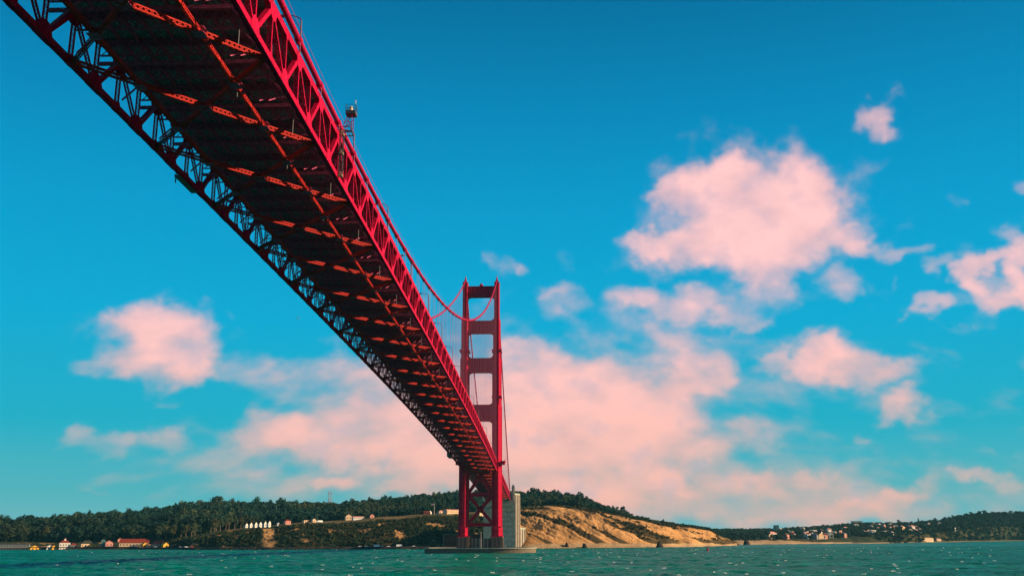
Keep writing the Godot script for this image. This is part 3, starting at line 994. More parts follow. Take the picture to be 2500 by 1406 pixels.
func build_water() -> void:
	var xs := PackedFloat32Array()
	var zs := PackedFloat32Array()
	for k in range(24, 0, -1): xs.append(-430.0 - 3.0 * (pow(1.36, k) - 1.0))
	var x := -430.0
	while x < 520.0:
		xs.append(x)
		x += 2.2
	for k in 25: xs.append(520.0 + 3.0 * (pow(1.36, k) - 1.0))
	for k in range(24, 0, -1): zs.append(-420.0 - 3.0 * (pow(1.36, k) - 1.0))
	var z := -420.0
	while z < 640.0:
		zs.append(z)
		z += 2.0
	for k in 25: zs.append(640.0 + 3.0 * (pow(1.36, k) - 1.0))
	var swell := FastNoiseLite.new()
	swell.seed = 8
	swell.frequency = 0.05
	swell.fractal_octaves = 3
	var s := Shape.new()
	var w := xs.size()
	var hgt := PackedFloat32Array()
	for j in zs.size():
		for k in w:
			var a := swell.get_noise_2d(xs[k] * 0.55 + zs[j] * 0.2, zs[j])
			var b := swell.get_noise_2d(xs[k] * 2.3 + 900.0, zs[j] * 3.1)
			hgt.append((1.0 - absf(a) * 2.2) * 0.8 + b * 0.55 - 0.4)
	for j in zs.size():
		for k in w:
			var q := j * w + k
			s.v.append(Vector3(xs[k], hgt[q], zs[j]))
			var l := maxi(k - 1, 0)
			var r := mini(k + 1, w - 1)
			var u := maxi(j - 1, 0)
			var d := mini(j + 1, zs.size() - 1)
			s.n.append(Vector3(-(hgt[j * w + r] - hgt[j * w + l]) / (xs[r] - xs[l]), 1.0, -(hgt[d * w + k] - hgt[u * w + k]) / (zs[d] - zs[u])).normalized())
			s.c.append(Color.WHITE)
	for j in zs.size() - 1:
		for k in w - 1:
			var a := j * w + k
			s.i.append_array([a, a + 1, a + w, a + 1, a + w + 1, a + w])
	tag(part(self, "water", s.mesh(), M.water), "", "", "", "structure")
	# whitecaps: small ragged tongues of foam lying on the crests
	var rng := RandomNumberGenerator.new()
	rng.seed = 41
	var f := Shape.new()
	for k in 270:
		var d := 300.0 + 900.0 * pow(rng.randf(), 0.8)
		var az := lerpf(-0.45, 0.42, rng.randf())
		if rng.randf() < 0.45 * smoothstep(0.0, -0.35, az):
			continue
		var c := spot(az, d)
		if c.z < -300.0 or absf(c.x) < 46.0 and c.z < 34.0 and c.z > -30.0:
			continue
		var ix := clampi(int((c.x + 430.0) / 2.2) + 24, 0, w - 1)
		var iz := clampi(int((c.z + 420.0) / 2.0) + 24, 0, zs.size() - 1)
		# climb to the nearest crest
		for t in 4:
			for o in [1, -1]:
				if hgt[clampi(iz + o, 0, zs.size() - 1) * w + ix] > hgt[iz * w + ix]:
					iz = clampi(iz + o, 0, zs.size() - 1)
		var p := Vector3(xs[ix], hgt[iz * w + ix] + 0.06, zs[iz])
		var long := rng.randf_range(0.4, 1.5) * (1.7 if rng.randf() < 0.12 else 1.0)
		var n := 7
		for m in n:
			var q := p + Vector3((m - n * 0.5) * long / n + rng.randf_range(-0.2, 0.2), rng.randf_range(-0.05, 0.18), rng.randf_range(-0.4, 0.4))
			var r := rng.randf_range(0.08, 0.20)
			f.tri(q + Vector3(-r * 1.6, -0.08, r * 0.4), q + Vector3(r * 1.6, -0.08, r * 0.5), q + Vector3(0, r * 0.75, -r * 0.3))
			f.tri(q + Vector3(r * 1.6, -0.08, r * 0.5), q + Vector3(0, -0.05, -r), q + Vector3(0, r * 0.75, -r * 0.3))
			f.tri(q + Vector3(0, -0.05, -r), q + Vector3(-r * 1.6, -0.08, r * 0.4), q + Vector3(0, r * 0.75, -r * 0.3))
	tag(part(self, "whitecaps", f.mesh(), M.foam), "small white foam crests scattered over the green water", "foam", "", "stuff")


# ---------------------------------------------------------------- plants
# a crown of leaf sprays about a few boughs; it fills a box about 1 wide and 1 high, base at y = 0
func crown(seed_: int, lobes: int, sprays: int, flat: float, leaf: float, trunk: bool) -> ArrayMesh:
	var rng := RandomNumberGenerator.new()
	rng.seed = seed_
	var s := Shape.new()
	if trunk:
		s.tint = Color(1.1, 0.9, 0.75)
		s.tube(PackedVector3Array([Vector3(0, -0.12, 0), Vector3(0.02, 0.6, 0)]), 0.045, 0.02, 5, false)
	for k in lobes:
		var a := TAU * (k + rng.randf()) / lobes
		var rr := rng.randf_range(0.10, 0.34) if k > 0 else 0.0
		var y := rng.randf_range(0.22, 0.80)
		var r := rng.randf_range(0.17, 0.27) * (1.15 - 0.35 * y)
		var m := Vector3(cos(a) * rr, y, sin(a) * rr)
		for q in sprays:
			var dir := Vector3(rng.randfn(), rng.randfn() * 0.8 + 0.15, rng.randfn()).normalized()
			var p := m + dir * r * rng.randf_range(0.7, 1.1) * Vector3(1, flat, 1)
			var tone := rng.randf_range(0.65, 1.25)
			s.tint = Color(tone, tone * rng.randf_range(0.92, 1.06), tone * 0.95)
			var face := (dir + Vector3(rng.randfn(), rng.randfn(), rng.randfn()) * 0.45).normalized()
			var u := face.cross(Vector3.UP if absf(face.y) < 0.9 else Vector3.RIGHT).normalized() * leaf * rng.randf_range(0.7, 1.4)
			var w := face.cross(u).normalized() * leaf * rng.randf_range(0.6, 1.1)
			s.quad(p - u * 0.8, p - w, p + u, p + w * 0.9)
	return s.mesh()


func scatter(called: String, label: String, meshes: Array, where: Array, category: String) -> void:
	# one object per kind of crown: woods that read as one mass
	for k in meshes.size():
		var mine := []
		for q in range(k, where.size(), meshes.size()):
			mine.append(where[q])
		var mm := MultiMesh.new()
		mm.transform_format = MultiMesh.TRANSFORM_3D
		mm.use_colors = true
		mm.mesh = meshes[k]
		mm.instance_count = mine.size()
		for q in mine.size():
			mm.set_instance_transform(q, mine[q][0])
			mm.set_instance_color(q, mine[q][1])
		var o := MultiMeshInstance3D.new()
		o.name = numbered(called)
		o.multimesh = mm
		o.material_override = M.leaf
		add_child(o)
		tag(o, label % ["dark", "olive", "deep green", "rounded"][k], category, "", "stuff")


func upright(p: Vector3, wide: float, high: float, turn: float) -> Transform3D:
	return Transform3D(Basis(Vector3.UP, turn) * Basis.from_scale(Vector3(wide, high, wide)), p)


func build_plants() -> void:
	var rng := RandomNumberGenerator.new()
	rng.seed = 77
	var kinds := [crown(1, 6, 30, 0.9, 0.075, true), crown(2, 8, 26, 0.7, 0.07, true), crown(3, 5, 34, 1.1, 0.08, true), crown(4, 7, 28, 0.8, 0.075, true)]
	var where := []
	var tries := 0
	while where.size() < 15000 and tries < 60000:
		tries += 1
		var az := lerpf(-0.62, 0.165, rng.randf())
		var r := column(NEAR_LAND, az)
		var from: float = r[4] + 10.0
		if az < -0.345: from = r[2] + 10.0
		elif az < -0.275: from = lerpf(r[2] + 10.0, r[4] + 25.0, (az + 0.345) / 0.07)
		elif az < -0.02: from = r[4] + 45.0
		else: from = r[4] + 5.0
		var d := lerpf(from, r[6] + 50.0, pow(rng.randf(), 0.9))
		var p := spot(az, d)
		var patch := noise.get_noise_2d(p.x * 0.4, p.z * 0.4 + 50.0)
		if patch > 0.30 and d < r[6] - 60.0 or rng.randf() < 0.12:
			continue
		p.y = ground(r, d, false) - 0.4
		var big := rng.randf_range(0.6, 1.35) * (1.0 + 0.25 * noise.get_noise_2d(p.x * 0.8, p.z * 0.8))
		var high := big * (15.5 if az < -0.24 else 12.0)
		if d > r[6] - 110.0: high = clampf(high, 5.0, 9.5)
		if az > 0.03: high *= lerpf(1.0, 0.45, clampf((az - 0.03) / 0.06, 0, 1))
		var tone := rng.randf_range(0.7, 1.3)
		var warm := clampf(patch * 1.6 + rng.randf_range(-0.2, 0.35), 0, 1)
		# left trees nearer the water get darker colours, mixed gum and pine behind them
		var dark_crown: bool = az < -0.25 and d < r[4] + 70.0
		var col := (Color(0.010, 0.029, 0.022).lerp(Color(0.050, 0.050, 0.020), warm * 0.8) if dark_crown else Color(0.016, 0.046, 0.034).lerp(Color(0.085, 0.082, 0.030), warm * 0.8)) * tone
		var slim := 1.0
		if rng.randf() < 0.13 and d < r[6] - 110.0:
			high *= 1.4
			slim = 0.62
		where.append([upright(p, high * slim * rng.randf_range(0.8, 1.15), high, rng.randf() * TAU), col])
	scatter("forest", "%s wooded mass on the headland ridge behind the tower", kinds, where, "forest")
	# scrub on the bluff faces
	var bushes := [crown(11, 5, 16, 0.8, 0.13, false), crown(12, 4, 18, 0.6, 0.14, false)]
	where = []
	tries = 0
	while where.size() < 6500 and tries < 60000:
		tries += 1
		var az := lerpf(-0.36, 0.17, rng.randf())
		var r := column(NEAR_LAND, az)
		var d: float = lerpf(r[1] + 20.0, r[2] + 40.0, rng.randf())
		var c := land_color(r, d, false)
		if c.r > 0.14 or (az > -0.03 and rng.randf() < 0.45):
			continue
		var p := spot(az, d)
		p.y = ground(r, d, false) - 0.5
		var k := rng.randf_range(1.4, 4.2)
		var tone := rng.randf_range(0.7, 1.35)
		where.append([upright(p, k * 1.25, k, rng.randf() * TAU), Color(0.024, 0.046, 0.026).lerp(Color(0.095, 0.065, 0.025), rng.randf() * rng.randf() if az < -0.03 else rng.randf()) * tone])
	scatter("scrub", "%s scrub covering the shore bluffs", bushes, where, "scrub")
	# the far shore
	where = []
	tries = 0
	while where.size() < 6500 and tries < 60000:
		tries += 1
		var az := lerpf(0.135, 0.56, rng.randf())
		var r := column(FAR_LAND, az)
		var d: float = lerpf(r[2] - (0.0 if az < 0.3 else lerpf(0.0, 105.0, clampf((az - 0.3) / 0.03, 0, 1))), r[6] + 40.0, rng.randf())
		var p := spot(az, d)
		p.y = ground(r, d, true) - 0.4
		var k := rng.randf_range(6.0, 11.0) * (1.25 if az > 0.37 else 1.0)
		var tone := rng.randf_range(0.7, 1.3)
		where.append([upright(p, k, k, rng.randf() * TAU), Color(0.014, 0.046, 0.036).lerp(Color(0.06, 0.07, 0.032), rng.randf() * 0.6) * tone])
	scatter("far_wood", "%s wooded hillside beyond the beach on the right", [kinds[0], kinds[1], kinds[3]], where, "forest")
	# single trees that stand out
	var labels := {
		"gum": "tall pale-trunked tree before the wooded shore slope, %s from the left",
		"pine": "dark rounded tree on the far right skyline, %s from the left",
	}
	var gum_trunk := Shape.new()
	gum_trunk.tube(PackedVector3Array([Vector3(0, -0.5, 0), Vector3(0.3, 5, 0.1), Vector3(-0.2, 10, 0), Vector3(0.3, 15, 0)]), 0.55, 0.18, 7)
	gum_trunk.tube(PackedVector3Array([Vector3(0.2, 4, 0), Vector3(2.2, 9, 0.6), Vector3(3.6, 14, 0.8)]), 0.34, 0.10, 6)
	gum_trunk.tube(PackedVector3Array([Vector3(0, 7.5, 0), Vector3(-2.0, 12, -0.8), Vector3(-2.8, 15, -1.0)]), 0.26, 0.08, 6)
	var gt := gum_trunk.mesh()
	var gc := crown(31, 9, 46, 0.7, 0.055, false)
	var pt := Shape.new()
	pt.tube(PackedVector3Array([Vector3(0, -0.5, 0), Vector3(0.1, 3, 0), Vector3(0, 7, 0)]), 0.4, 0.15, 7)
	pt.tube(PackedVector3Array([Vector3(0, 3, 0), Vector3(1.6, 6.5, 0.4)]), 0.2, 0.08, 5)
	pt.tube(PackedVector3Array([Vector3(0, 3.6, 0), Vector3(-1.7, 7, -0.4)]), 0.2, 0.08, 5)
	var pm := pt.mesh()
	var pc := crown(32, 9, 44, 0.8, 0.06, false)
	var shades := []
	for c in [Color(0.045, 0.066, 0.034), Color(0.065, 0.068, 0.030), Color(0.035, 0.058, 0.034), Color(0.028, 0.055, 0.034)]:
		var m: StandardMaterial3D = M.leaf.duplicate()
		m.albedo_color = c.linear_to_srgb()
		shades.append(m)
	var count := 0
	for g in [
			[-0.4852, 1600.0, 1.00, 0.53], [-0.4723, 1590.0, 1.00, 1.47], [-0.4559, 1580.0, 1.10, 4.97], [-0.4392, 1570.0, 1.00, 3.61],
			[-0.4206, 1560.0, 1.00, 0.58], [-0.4086, 1545.0, 1.00, 2.69], [-0.3913, 1540.0, 1.00, 2.97], [-0.3613, 1440.0, 1.10, 0.99],
			[-0.3545, 1415.0, 1.15, 4.55], [-0.3488, 1400.0, 1.10, 0.70], [-0.3415, 1380.0, 1.10, 2.43], [-0.3372, 1375.0, 1.00, 3.20],
			[-0.3321, 1352.0, 1.05, 2.67], [-0.3292, 1360.0, 0.95, 3.64], [-0.3241, 1420.0, 1.10, 4.57], [-0.3197, 1405.0, 1.10, 5.93],
			[-0.3153, 1392.0, 1.00, 1.76], [-0.3116, 1385.0, 1.05, 4.02], [-0.3102, 1400.0, 0.90, 4.32], [-0.3069, 1420.0, 1.00, 1.81],
			[-0.3020, 1440.0, 0.95, 0.01], [-0.2991, 1450.0, 1.05, 6.04], [-0.2939, 1470.0, 1.00, 1.85], [-0.2883, 1480.0, 0.90, 1.95]]:
		var r := column(NEAR_LAND, g[0])
		var p := spot(g[0], g[1])
		p.y = ground(r, g[1], false)
		count += 1
		var o := thing("tall_tree", labels.gum % COUNT[count - 1], "tree", p, g[3], "tall pale-trunked trees on the slope")
		o.scale = Vector3.ONE * g[2]
		part(o, "trunk", gt, M.bark)
		part(o, "crown", gc, shades[int(g[3] * 7.0) % 3], upright(Vector3(0.3, 5.5, 0), 12.5, 14.0, g[3]))
	count = 0
	for g in [
			[0.2667, 3080.0, 1.10, 5.53], [0.3335, 3080.0, 1.50, 3.63], [0.3645, 3130.0, 1.20, 2.92], [0.3720, 3120.0, 1.30, 4.79],
			[0.3797, 3140.0, 1.40, 0.19], [0.3841, 3150.0, 1.30, 4.38], [0.3901, 3180.0, 1.30, 2.32], [0.3947, 3190.0, 1.50, 0.56],
			[0.4014, 3240.0, 1.40, 4.10], [0.4056, 3250.0, 1.60, 5.78], [0.4118, 3280.0, 1.30, 1.28], [0.4171, 3320.0, 1.30, 3.91],
			[0.4216, 3350.0, 1.40, 1.85], [0.4261, 3400.0, 1.60, 4.60], [0.4306, 3440.0, 1.40, 4.48]]:
		var r := column(FAR_LAND, g[0])
		var p := spot(g[0], g[1])
		p.y = ground(r, g[1], true)
		count += 1
		var o := thing("dark_tree", labels.pine % COUNT[count - 1], "tree", p, g[3], "dark trees on the far right skyline")
		o.scale = Vector3.ONE * g[2]
		part(o, "trunk", pm, M.bark)
		part(o, "crown", pc, shades[3], upright(Vector3(0, 3.2, 0), 10.5, 8.5, g[3]))
	# the lone conifer on the falling ridge
	var r := column(NEAR_LAND, 0.0800)
	var p := spot(0.0800, 1700.0)
	p.y = ground(r, 1700.0, false)
	var o := thing("lone_cypress", "lone pointed conifer on the falling ridge above the bluff", "tree", p)
	part(o, "trunk", pm, M.bark)
	part(o, "crown", crown(40, 8, 46, 0.9, 0.06, false), shades[3], upright(Vector3(0, -0.8, 0), 17.0, 16.0, 0.5))


# ---------------------------------------------------------------- things on and by the water
func build_pier() -> void:
	var o := thing("tower_pier", "concrete pier and oval fender wall under the red tower", "pier")
	var f := Shape.new()
	var n := 72
	var ring := PackedVector2Array()
	for k in n:
		var a := TAU * k / n
		var c := cos(a)
		var q := sin(a)
		ring.append(Vector2(45.5 * signf(c) * pow(absf(c), 0.55), 29.0 * signf(q) * pow(absf(q), 0.8)))
	var flat := Transform3D(Basis(Vector3.RIGHT, Vector3(0, 0, -1), Vector3.UP), Vector3.ZERO)
	f.prism(ring, -3.0, 3.6, flat)
	part(o, "fender", f.mesh(), M.dark_concrete)
	var lip := Shape.new()
	for k in n:
		var a := ring[k] * 0.995
		var b := ring[(k + 1) % n] * 0.995
		lip.beam(Vector3(a.x, 3.95, -a.y), Vector3(b.x, 3.95, -b.y), 1.6, 0.72)
	part(o, "kerb", lip.mesh(), M.concrete)
	for side in [-1.0, 1.0]:
		var b := Shape.new()
		b.box(Vector3(side * HALF, 8.1, 0), Vector3(9.6, 9.2, 20.0))
		b.box(Vector3(side * HALF, 12.45, 0), Vector3(10.0, 0.5, 20.4))
		for k in 7:
			b.box(Vector3(side * HALF + 4.95, 8.0, -8.4 + k * 2.8), Vector3(0.5, 8.4, 1.2))
			b.box(Vector3(side * HALF - 4.95, 8.0, -8.4 + k * 2.8), Vector3(0.5, 8.4, 1.2))
		for k in 3:
			b.box(Vector3(side * HALF - 3.0 + k * 3.0, 8.0, 10.1), Vector3(1.5, 8.4, 0.4))
		part(o, "plinth", b.mesh(), M.plinth)
	var w := Shape.new()
	w.box(Vector3(0, 7.6, 0), Vector3(17.9, 8.0, 12.0))
	part(o, "wall", w.mesh(), M.dark_concrete)
	for k in 5:
		var c := Shape.new()
		c.box(Vector3(-6.4 + k * 3.2, 7.7, 6.4), Vector3(0.7, 8.2, 0.8))
		part(o, "column", c.mesh(), M.concrete)
	var m := Shape.new()
	m.tube(PackedVector3Array([Vector3(1.2, 3.6, 12.0), Vector3(1.2, 16.0, 12.0)]), 0.28, 0.2, 8)
	m.box(Vector3(1.2, 16.4, 12.0), Vector3(1.6, 0.9, 1.2))
	part(o, "light_mast", m.mesh(), M.pale)
	var h := Shape.new()
	h.box(Vector3(20.5, 5.2, 20.0), Vector3(1.6, 3.2, 1.4))
	part(o, "hut", h.mesh(), M.pale)


func build_pylon() -> void:
	var o := thing("bridge_pylon", "tall weathered concrete pylon where the side span meets the bluff", "pylon", Vector3(0, 0, -343))
	var poly := PackedVector2Array([Vector2(-17, -2), Vector2(20, -2), Vector2(20, 54.6), Vector2(-5, 54.6)])
	for k in 8:
		var t := PI * 0.5 * k / 7.0
		poly.append(Vector2(-5.0 - 12.0 * sin(t), 54.6 - 16.0 * (1 - cos(t))))
	var s := Shape.new()
	s.prism(poly, -13.0, 0.0)
	part(o, "wall", s.mesh(), M.concrete)
	for k in 9:
		var g := Shape.new()
		g.box(Vector3(3.0 if k > 5 else 1.5, 3.0 + k * 5.6, 0.03), Vector3(33.0 if k > 5 else 36.6, 0.16, 0.14))
		part(o, "string_course", g.mesh(), M.concrete)
	for side in [-1.0, 1.0]:
		var t := Shape.new()
		t.box(Vector3(side * 17.6, 62.2, -5.0), Vector3(3.4, 18.0, 9.0))
		t.box(Vector3(side * 17.6, 71.8, -5.0), Vector3(2.2, 1.4, 7.4))
		t.box(Vector3(side * 17.6, 62.0, -0.4), Vector3(1.0, 16.0, 0.5))
		for k in 2:
			t.box(Vector3(side * 19.35, 62.0, -3.0 - k * 3.6), Vector3(0.4, 16.0, 1.4))
		part(o, "turret", t.mesh(), M.concrete)
	# the stepped west buttresses, their faces turned to the sun
	var heights := [63.0, 24.0]
	var xs := [[19.6, -6.0, 24.6, -17.0], [24.2, -19.0, 31.0, -34.0]]
	for k in 2:
		var e: Array = xs[k]
		var b := Shape.new()
		b.prism(PackedVector2Array([Vector2(e[0] - 6.0, -e[1]), Vector2(e[0], -e[1]), Vector2(e[2], -e[3]), Vector2(e[2], 50.0), Vector2(e[0] - 6.0, 50.0)]), -2.0, heights[k], Transform3D(Basis(Vector3.RIGHT, Vector3(0, 0, -1), Vector3.UP), Vector3.ZERO))
		part(o, "buttress", b.mesh(), M.concrete)
		for j in 3:
			var r := Shape.new()
			var t := 0.12 + 0.38 * j
			var a := Vector3(lerpf(e[0], e[2], t), 0, lerpf(e[1], e[3], t))
			r.box(a + Vector3(0.2, heights[k] * 0.5 - 1.0, 0.2), Vector3(1.3, heights[k] - 2.0, 1.3), Basis(Vector3.UP, 0.9))
			part(o, "rib", r.mesh(), M.sandstone)
	var rb := Shape.new()
	rb.box(Vector3(2.0, 24.0, -40.0), Vector3(30.0, 50.0, 30.0))
	part(o, "rear_block", rb.mesh(), M.concrete)


func build_fort() -> void:
	var o := thing("brick_fort", "low dark red brick fort on the shore left of the tower foot", "fort", Vector3(-33.0, 1.5, -352))
	var s := Shape.new()
	s.box(Vector3(0, 7.0, -18), Vector3(62, 15.0, 36))
	part(o, "wall", s.mesh(), M.brick)
	var c := Shape.new()
	c.box(Vector3(0, 14.9, -18), Vector3(63.2, 0.9, 37.2))
	part(o, "cornice", c.mesh(), M.dark_concrete)
	for row in 3:
		for k in 14:
			var w := Shape.new()
			w.box(Vector3(-28.0 + k * 4.3, 2.6 + row * 4.3, 0.02), Vector3(1.2, 1.7, 0.3))
			part(o, "window", w.mesh(), M.window)
	var q := Shape.new()
	for k in 2:
		q.box(Vector3(-31.0 + k * 62.0, 7.0, 0.1), Vector3(1.4, 14.6, 0.8))
	part(o, "quoins", q.mesh(), M.dark_concrete)
	var lt := thing("roof_lamp_house", "small pale lamp house on the brick fort roof", "hut", Vector3(-9.5, 16.8, -356))
	var l := Shape.new()
	l.tube(PackedVector3Array([Vector3(0, 0, 0), Vector3(0, 2.2, 0)]), 0.8, 0.7, 8)
	part(lt, "wall", l.mesh(), M.pale)
	var l2 := Shape.new()
	l2.tube(PackedVector3Array([Vector3(0, 2.2, 0), Vector3(0, 3.0, 0)]), 0.9, 0.1, 8)
	part(lt, "roof", l2.mesh(), M.dark_roof)


# a house with a gabled, hipped or flat roof; its front looks to the station turned towards the sun by turn
func house(called: String, label: String, category: String, az: float, d: float, w: float, h: float, dep: float, wall: Material, roof: Material, kind: String, rise: float, turn: float, windows: int, group := "", far := false) -> Node3D:
	var T := FAR_LAND if far else NEAR_LAND
	var p := spot(az, d)
	p.y = ground(column(T, az), d, far) - 0.3
	var o := thing(called, label, category, p, turn, group)
	var s := Shape.new()
	s.box(Vector3(0, h * 0.5 - 1.0, 0), Vector3(w, h + 2.0, dep))
	var r := Shape.new()
	var e := 0.35
	if kind == "gable":          # gable end to the front
		s.prism(PackedVector2Array([Vector2(-w * 0.5, h), Vector2(w * 0.5, h), Vector2(0, h + rise - 0.1)]), -dep * 0.5, dep * 0.5)
		var up := rise / (w * 0.5)
		for f in [-1.0, 1.0]:
			var a := Vector3(f * (w * 0.5 + e), h - up * e + 0.12, 0)
			var b := Vector3(0, h + rise + 0.12, 0)
			var z := Vector3(0, 0, dep * 0.5 + e)
			var t := Vector3(0, 0.22, 0)
			for q in [[a - z, a + z, b + z, b - z]]:
				if f > 0:
					r.quad(q[1] + t, q[0] + t, q[3] + t, q[2] + t)
				else:
					r.quad(q[0] + t, q[1] + t, q[2] + t, q[3] + t)
				r.quad(q[0], q[1], q[1] + t, q[0] + t)
				r.quad(q[1], q[2], q[2] + t, q[1] + t)
				r.quad(q[3], q[0], q[0] + t, q[3] + t)
				r.quad(q[0], q[3], q[2], q[1])
	elif kind == "hip" or kind == "long":   # ridge along the front
		var x := w * 0.5 + e
		var z := dep * 0.5 + e
		var g := (dep * 0.5 if kind == "hip" else 0.4)
		var c := [Vector3(-x, h, z), Vector3(x, h, z), Vector3(x, h, -z), Vector3(-x, h, -z), Vector3(-maxf(x - g, 0.2), h + rise, 0), Vector3(maxf(x - g, 0.2), h + rise, 0)]
		r.quad(c[0], c[1], c[5], c[4])
		r.quad(c[2], c[3], c[4], c[5])
		r.tri(c[1], c[2], c[5])
		r.tri(c[3], c[0], c[4])
		r.quad(c[3], c[2], c[1], c[0])
	else:
		r.box(Vector3(0, h + 0.25, 0), Vector3(w + 0.5, 0.5, dep + 0.5))
	part(o, "wall", s.mesh(), wall)
	part(o, "roof", r.mesh(), roof)
	if windows > 0:
		var ws := Shape.new()
		ws.box(Vector3.ZERO, Vector3(minf(1.3, w / windows * 0.45), minf(1.6, h * 0.4), 0.12))
		var wm := ws.mesh()
		var rows := maxi(1, int(h / 3.6))
		for row in rows:
			for k in windows:
				part(o, "window", wm, M.window, Transform3D(Basis(), Vector3(lerpf(-w * 0.5, w * 0.5, (k + 0.5) / windows), h * (row + 0.55) / rows, dep * 0.5 + 0.02)))
	return o


func build_shore() -> void:
	# waterfront sheds and houses on the left, from the left edge towards the wood
	var G := "waterfront buildings at the foot of the wooded hill"
	house("warehouse", "long low grey waterfront shed at the far left edge", "shed", -0.4820, 1500, 42, 4.2, 9, M.grey, M.dark_roof, "long", 1.6, 0.35, 12, G)
	house("boat_shed", "bright yellow gabled shed at the left end of the wharf", "shed", -0.4647, 1458, 11, 4.4, 9, M.yellow, M.yellow, "gable", 2.4, 0.75, 2, G)
	house("white_shed", "small white gabled shed next to an orange one", "shed", -0.4522, 1458, 7, 3.4, 6, M.white, M.white, "gable", 2.0, 0.6, 1, G)
	house("orange_shed", "small orange gabled shed left of the white cupola house", "shed", -0.4479, 1456, 8, 3.8, 6, M.yellow, M.red_roof, "gable", 2.0, 0.75, 1, G)
	var st := house("station_house", "white house with red hipped roof and cupola on the waterfront", "house", -0.4399, 1455, 13, 6.4, 10, M.white, M.red_roof, "hip", 3.2, 0.45, 4, G)
	var cu := Shape.new()
	cu.box(Vector3(0, 10.2, 0), Vector3(2.0, 2.4, 2.0))
	part(st, "cupola", cu.mesh(), M.white)
	var cr := Shape.new()
	cr.tube(PackedVector3Array([Vector3(0, 11.3, 0), Vector3(0, 12.6, 0)]), 1.6, 0.1, 4)
	part(st, "cupola_roof", cr.mesh(), M.red_roof)
	house("cottage", "little dark cottage with red roof right of the cupola house", "house", -0.4325, 1452, 8, 3.4, 7, M.grey, M.red_roof, "hip", 2.4, 0.5, 2, G)
	house("mess_hall", "cream building with dark green roof among waterfront sheds", "house", -0.4216, 1450, 15, 5.0, 9, M.cream, M.dark_roof, "hip", 4.0, 0.55, 4, G)
	house("annex", "yellow-lit annex joined to the cream waterfront building", "house", -0.4155, 1440, 9, 4.6, 8, M.yellow, M.brown_roof, "hip", 1.6, 0.75, 2, G)
	house("teal_house", "tall narrow teal house on the left waterfront", "house", -0.4079, 1432, 6, 9.0, 6, M.teal, M.dark_roof, "gable", 2.0, 0.4, 1, G)
	house("red_roof_house", "small pink house with red roof beside the teal house", "house", -0.4031, 1428, 9, 6.4, 7, M.rose, M.red_roof, "gable", 2.6, 0.5, 2, G)
	house("hill_cottage", "small red-roofed cottage raised behind the long red-roofed hall", "house", -0.3941, 1500, 6, 4.6, 5, M.rose, M.red_roof, "gable", 2.0, 0.5, 1, G)
	house("long_hall", "long cream hall under a broad red roof on the waterfront", "hall", -0.3815, 1412, 36, 5.4, 13, M.cream, M.red_roof, "long", 5.0, 0.28, 9, G)
	house("yellow_hut", "pale yellow gabled hut in front of the long hall", "hut", -0.3730, 1385, 6, 3.6, 6, M.yellow, M.yellow, "gable", 2.4, 0.8, 1, G)
	house("low_store", "low cream store with flat roof right of the long hall", "shed", -0.3673, 1382, 10, 3.0, 6, M.cream, M.red_roof, "flat", 0.0, 0.7, 3, G)
	house("red_shed", "long dark shed with red roof near the end of the wharf", "shed", -0.3602, 1372, 14, 3.6, 8, M.grey, M.red_roof, "long", 2.4, 0.4, 4, G)
	house("end_hut", "bright yellow gabled hut at the right end of the waterfront", "hut", -0.3549, 1352, 7, 3.4, 6, M.yellow, M.yellow, "gable", 2.6, 0.8, 1, G)
	# wharf on piles in front of them
	var a := spot(-0.4664, 1428)
	var b := spot(-0.3755, 1356)
	var o := thing("wharf", "long dark timber wharf on piles before the waterfront houses", "wharf")
	var deck := Shape.new()
	deck.beam(a + Vector3(0, 3.0, 0), b + Vector3(0, 3.0, 0), 14.0, 1.0)
	part(o, "deck", deck.mesh(), M.wood)
	var pile := Shape.new()
	pile.tube(PackedVector3Array([Vector3(0, -2, 0), Vector3(0, 2.6, 0)]), 0.3, 0.3, 6)
	var pm := pile.mesh()
	var across := (b - a).normalized().cross(Vector3.UP)
	for k in 36:
		part(o, "pile", pm, M.wood, Transform3D(Basis(), a.lerp(b, (k + 0.5) / 36.0) - across * 6.5 * signf(across.z)* -1.0))
	# the row of white houses on the bluff
	var k := 0
	for az in [-0.2838, -0.2797, -0.2752, -0.2711, -0.2666, -0.2628]:
		k += 1
		house("bluff_house", "white gabled house on the bluff, %s of the row of six from the left" % ["first", "second", "third", "fourth", "fifth", "sixth"][k - 1], "house", az, 1465.0 - k * 8.5, 4.0, 4.2 + 0.3 * k, 4.6, M.white, M.brown_roof, "gable", 2.8, 0.95, 1, "white houses in a row on the bluff")
	var B := "buildings on the grassy shelf above the bluff"
	house("orange_house", "orange house with red roof right of the six white houses", "house", -0.2457, 1470, 8, 5.6, 7, M.rose, M.red_roof, "hip", 2.2, 0.7, 2, B)
	house("white_cabin", "tiny white cabin between the white row and the orange house", "cabin", -0.2541, 1470, 3.4, 3.2, 4, M.white, M.white, "gable", 1.4, 0.7, 1, B)
	house("tan_bunker", "low tan building half hidden by shrubs on the shelf", "building", -0.2285, 1490, 8, 4.0, 7, M.cream, M.brown_roof, "flat", 0, 0.7, 2, B)
	house("tan_cabin", "small tan cabin beside two white vans on the shelf", "cabin", -0.2209, 1485, 5, 4.2, 5, M.cream, M.cream, "gable", 1.6, 0.7, 1, B)
	house("long_barracks", "long low white building among trees above the bluff middle", "building", -0.1786, 1480, 17, 3.4, 7, M.white, M.rose, "long", 1.4, 0.55, 6, B)
	house("brown_house", "brown-roofed house left of the long low white building", "house", -0.1880, 1490, 9, 6.0, 8, M.cream, M.brown_roof, "gable", 3.0, 0.4, 2, B)
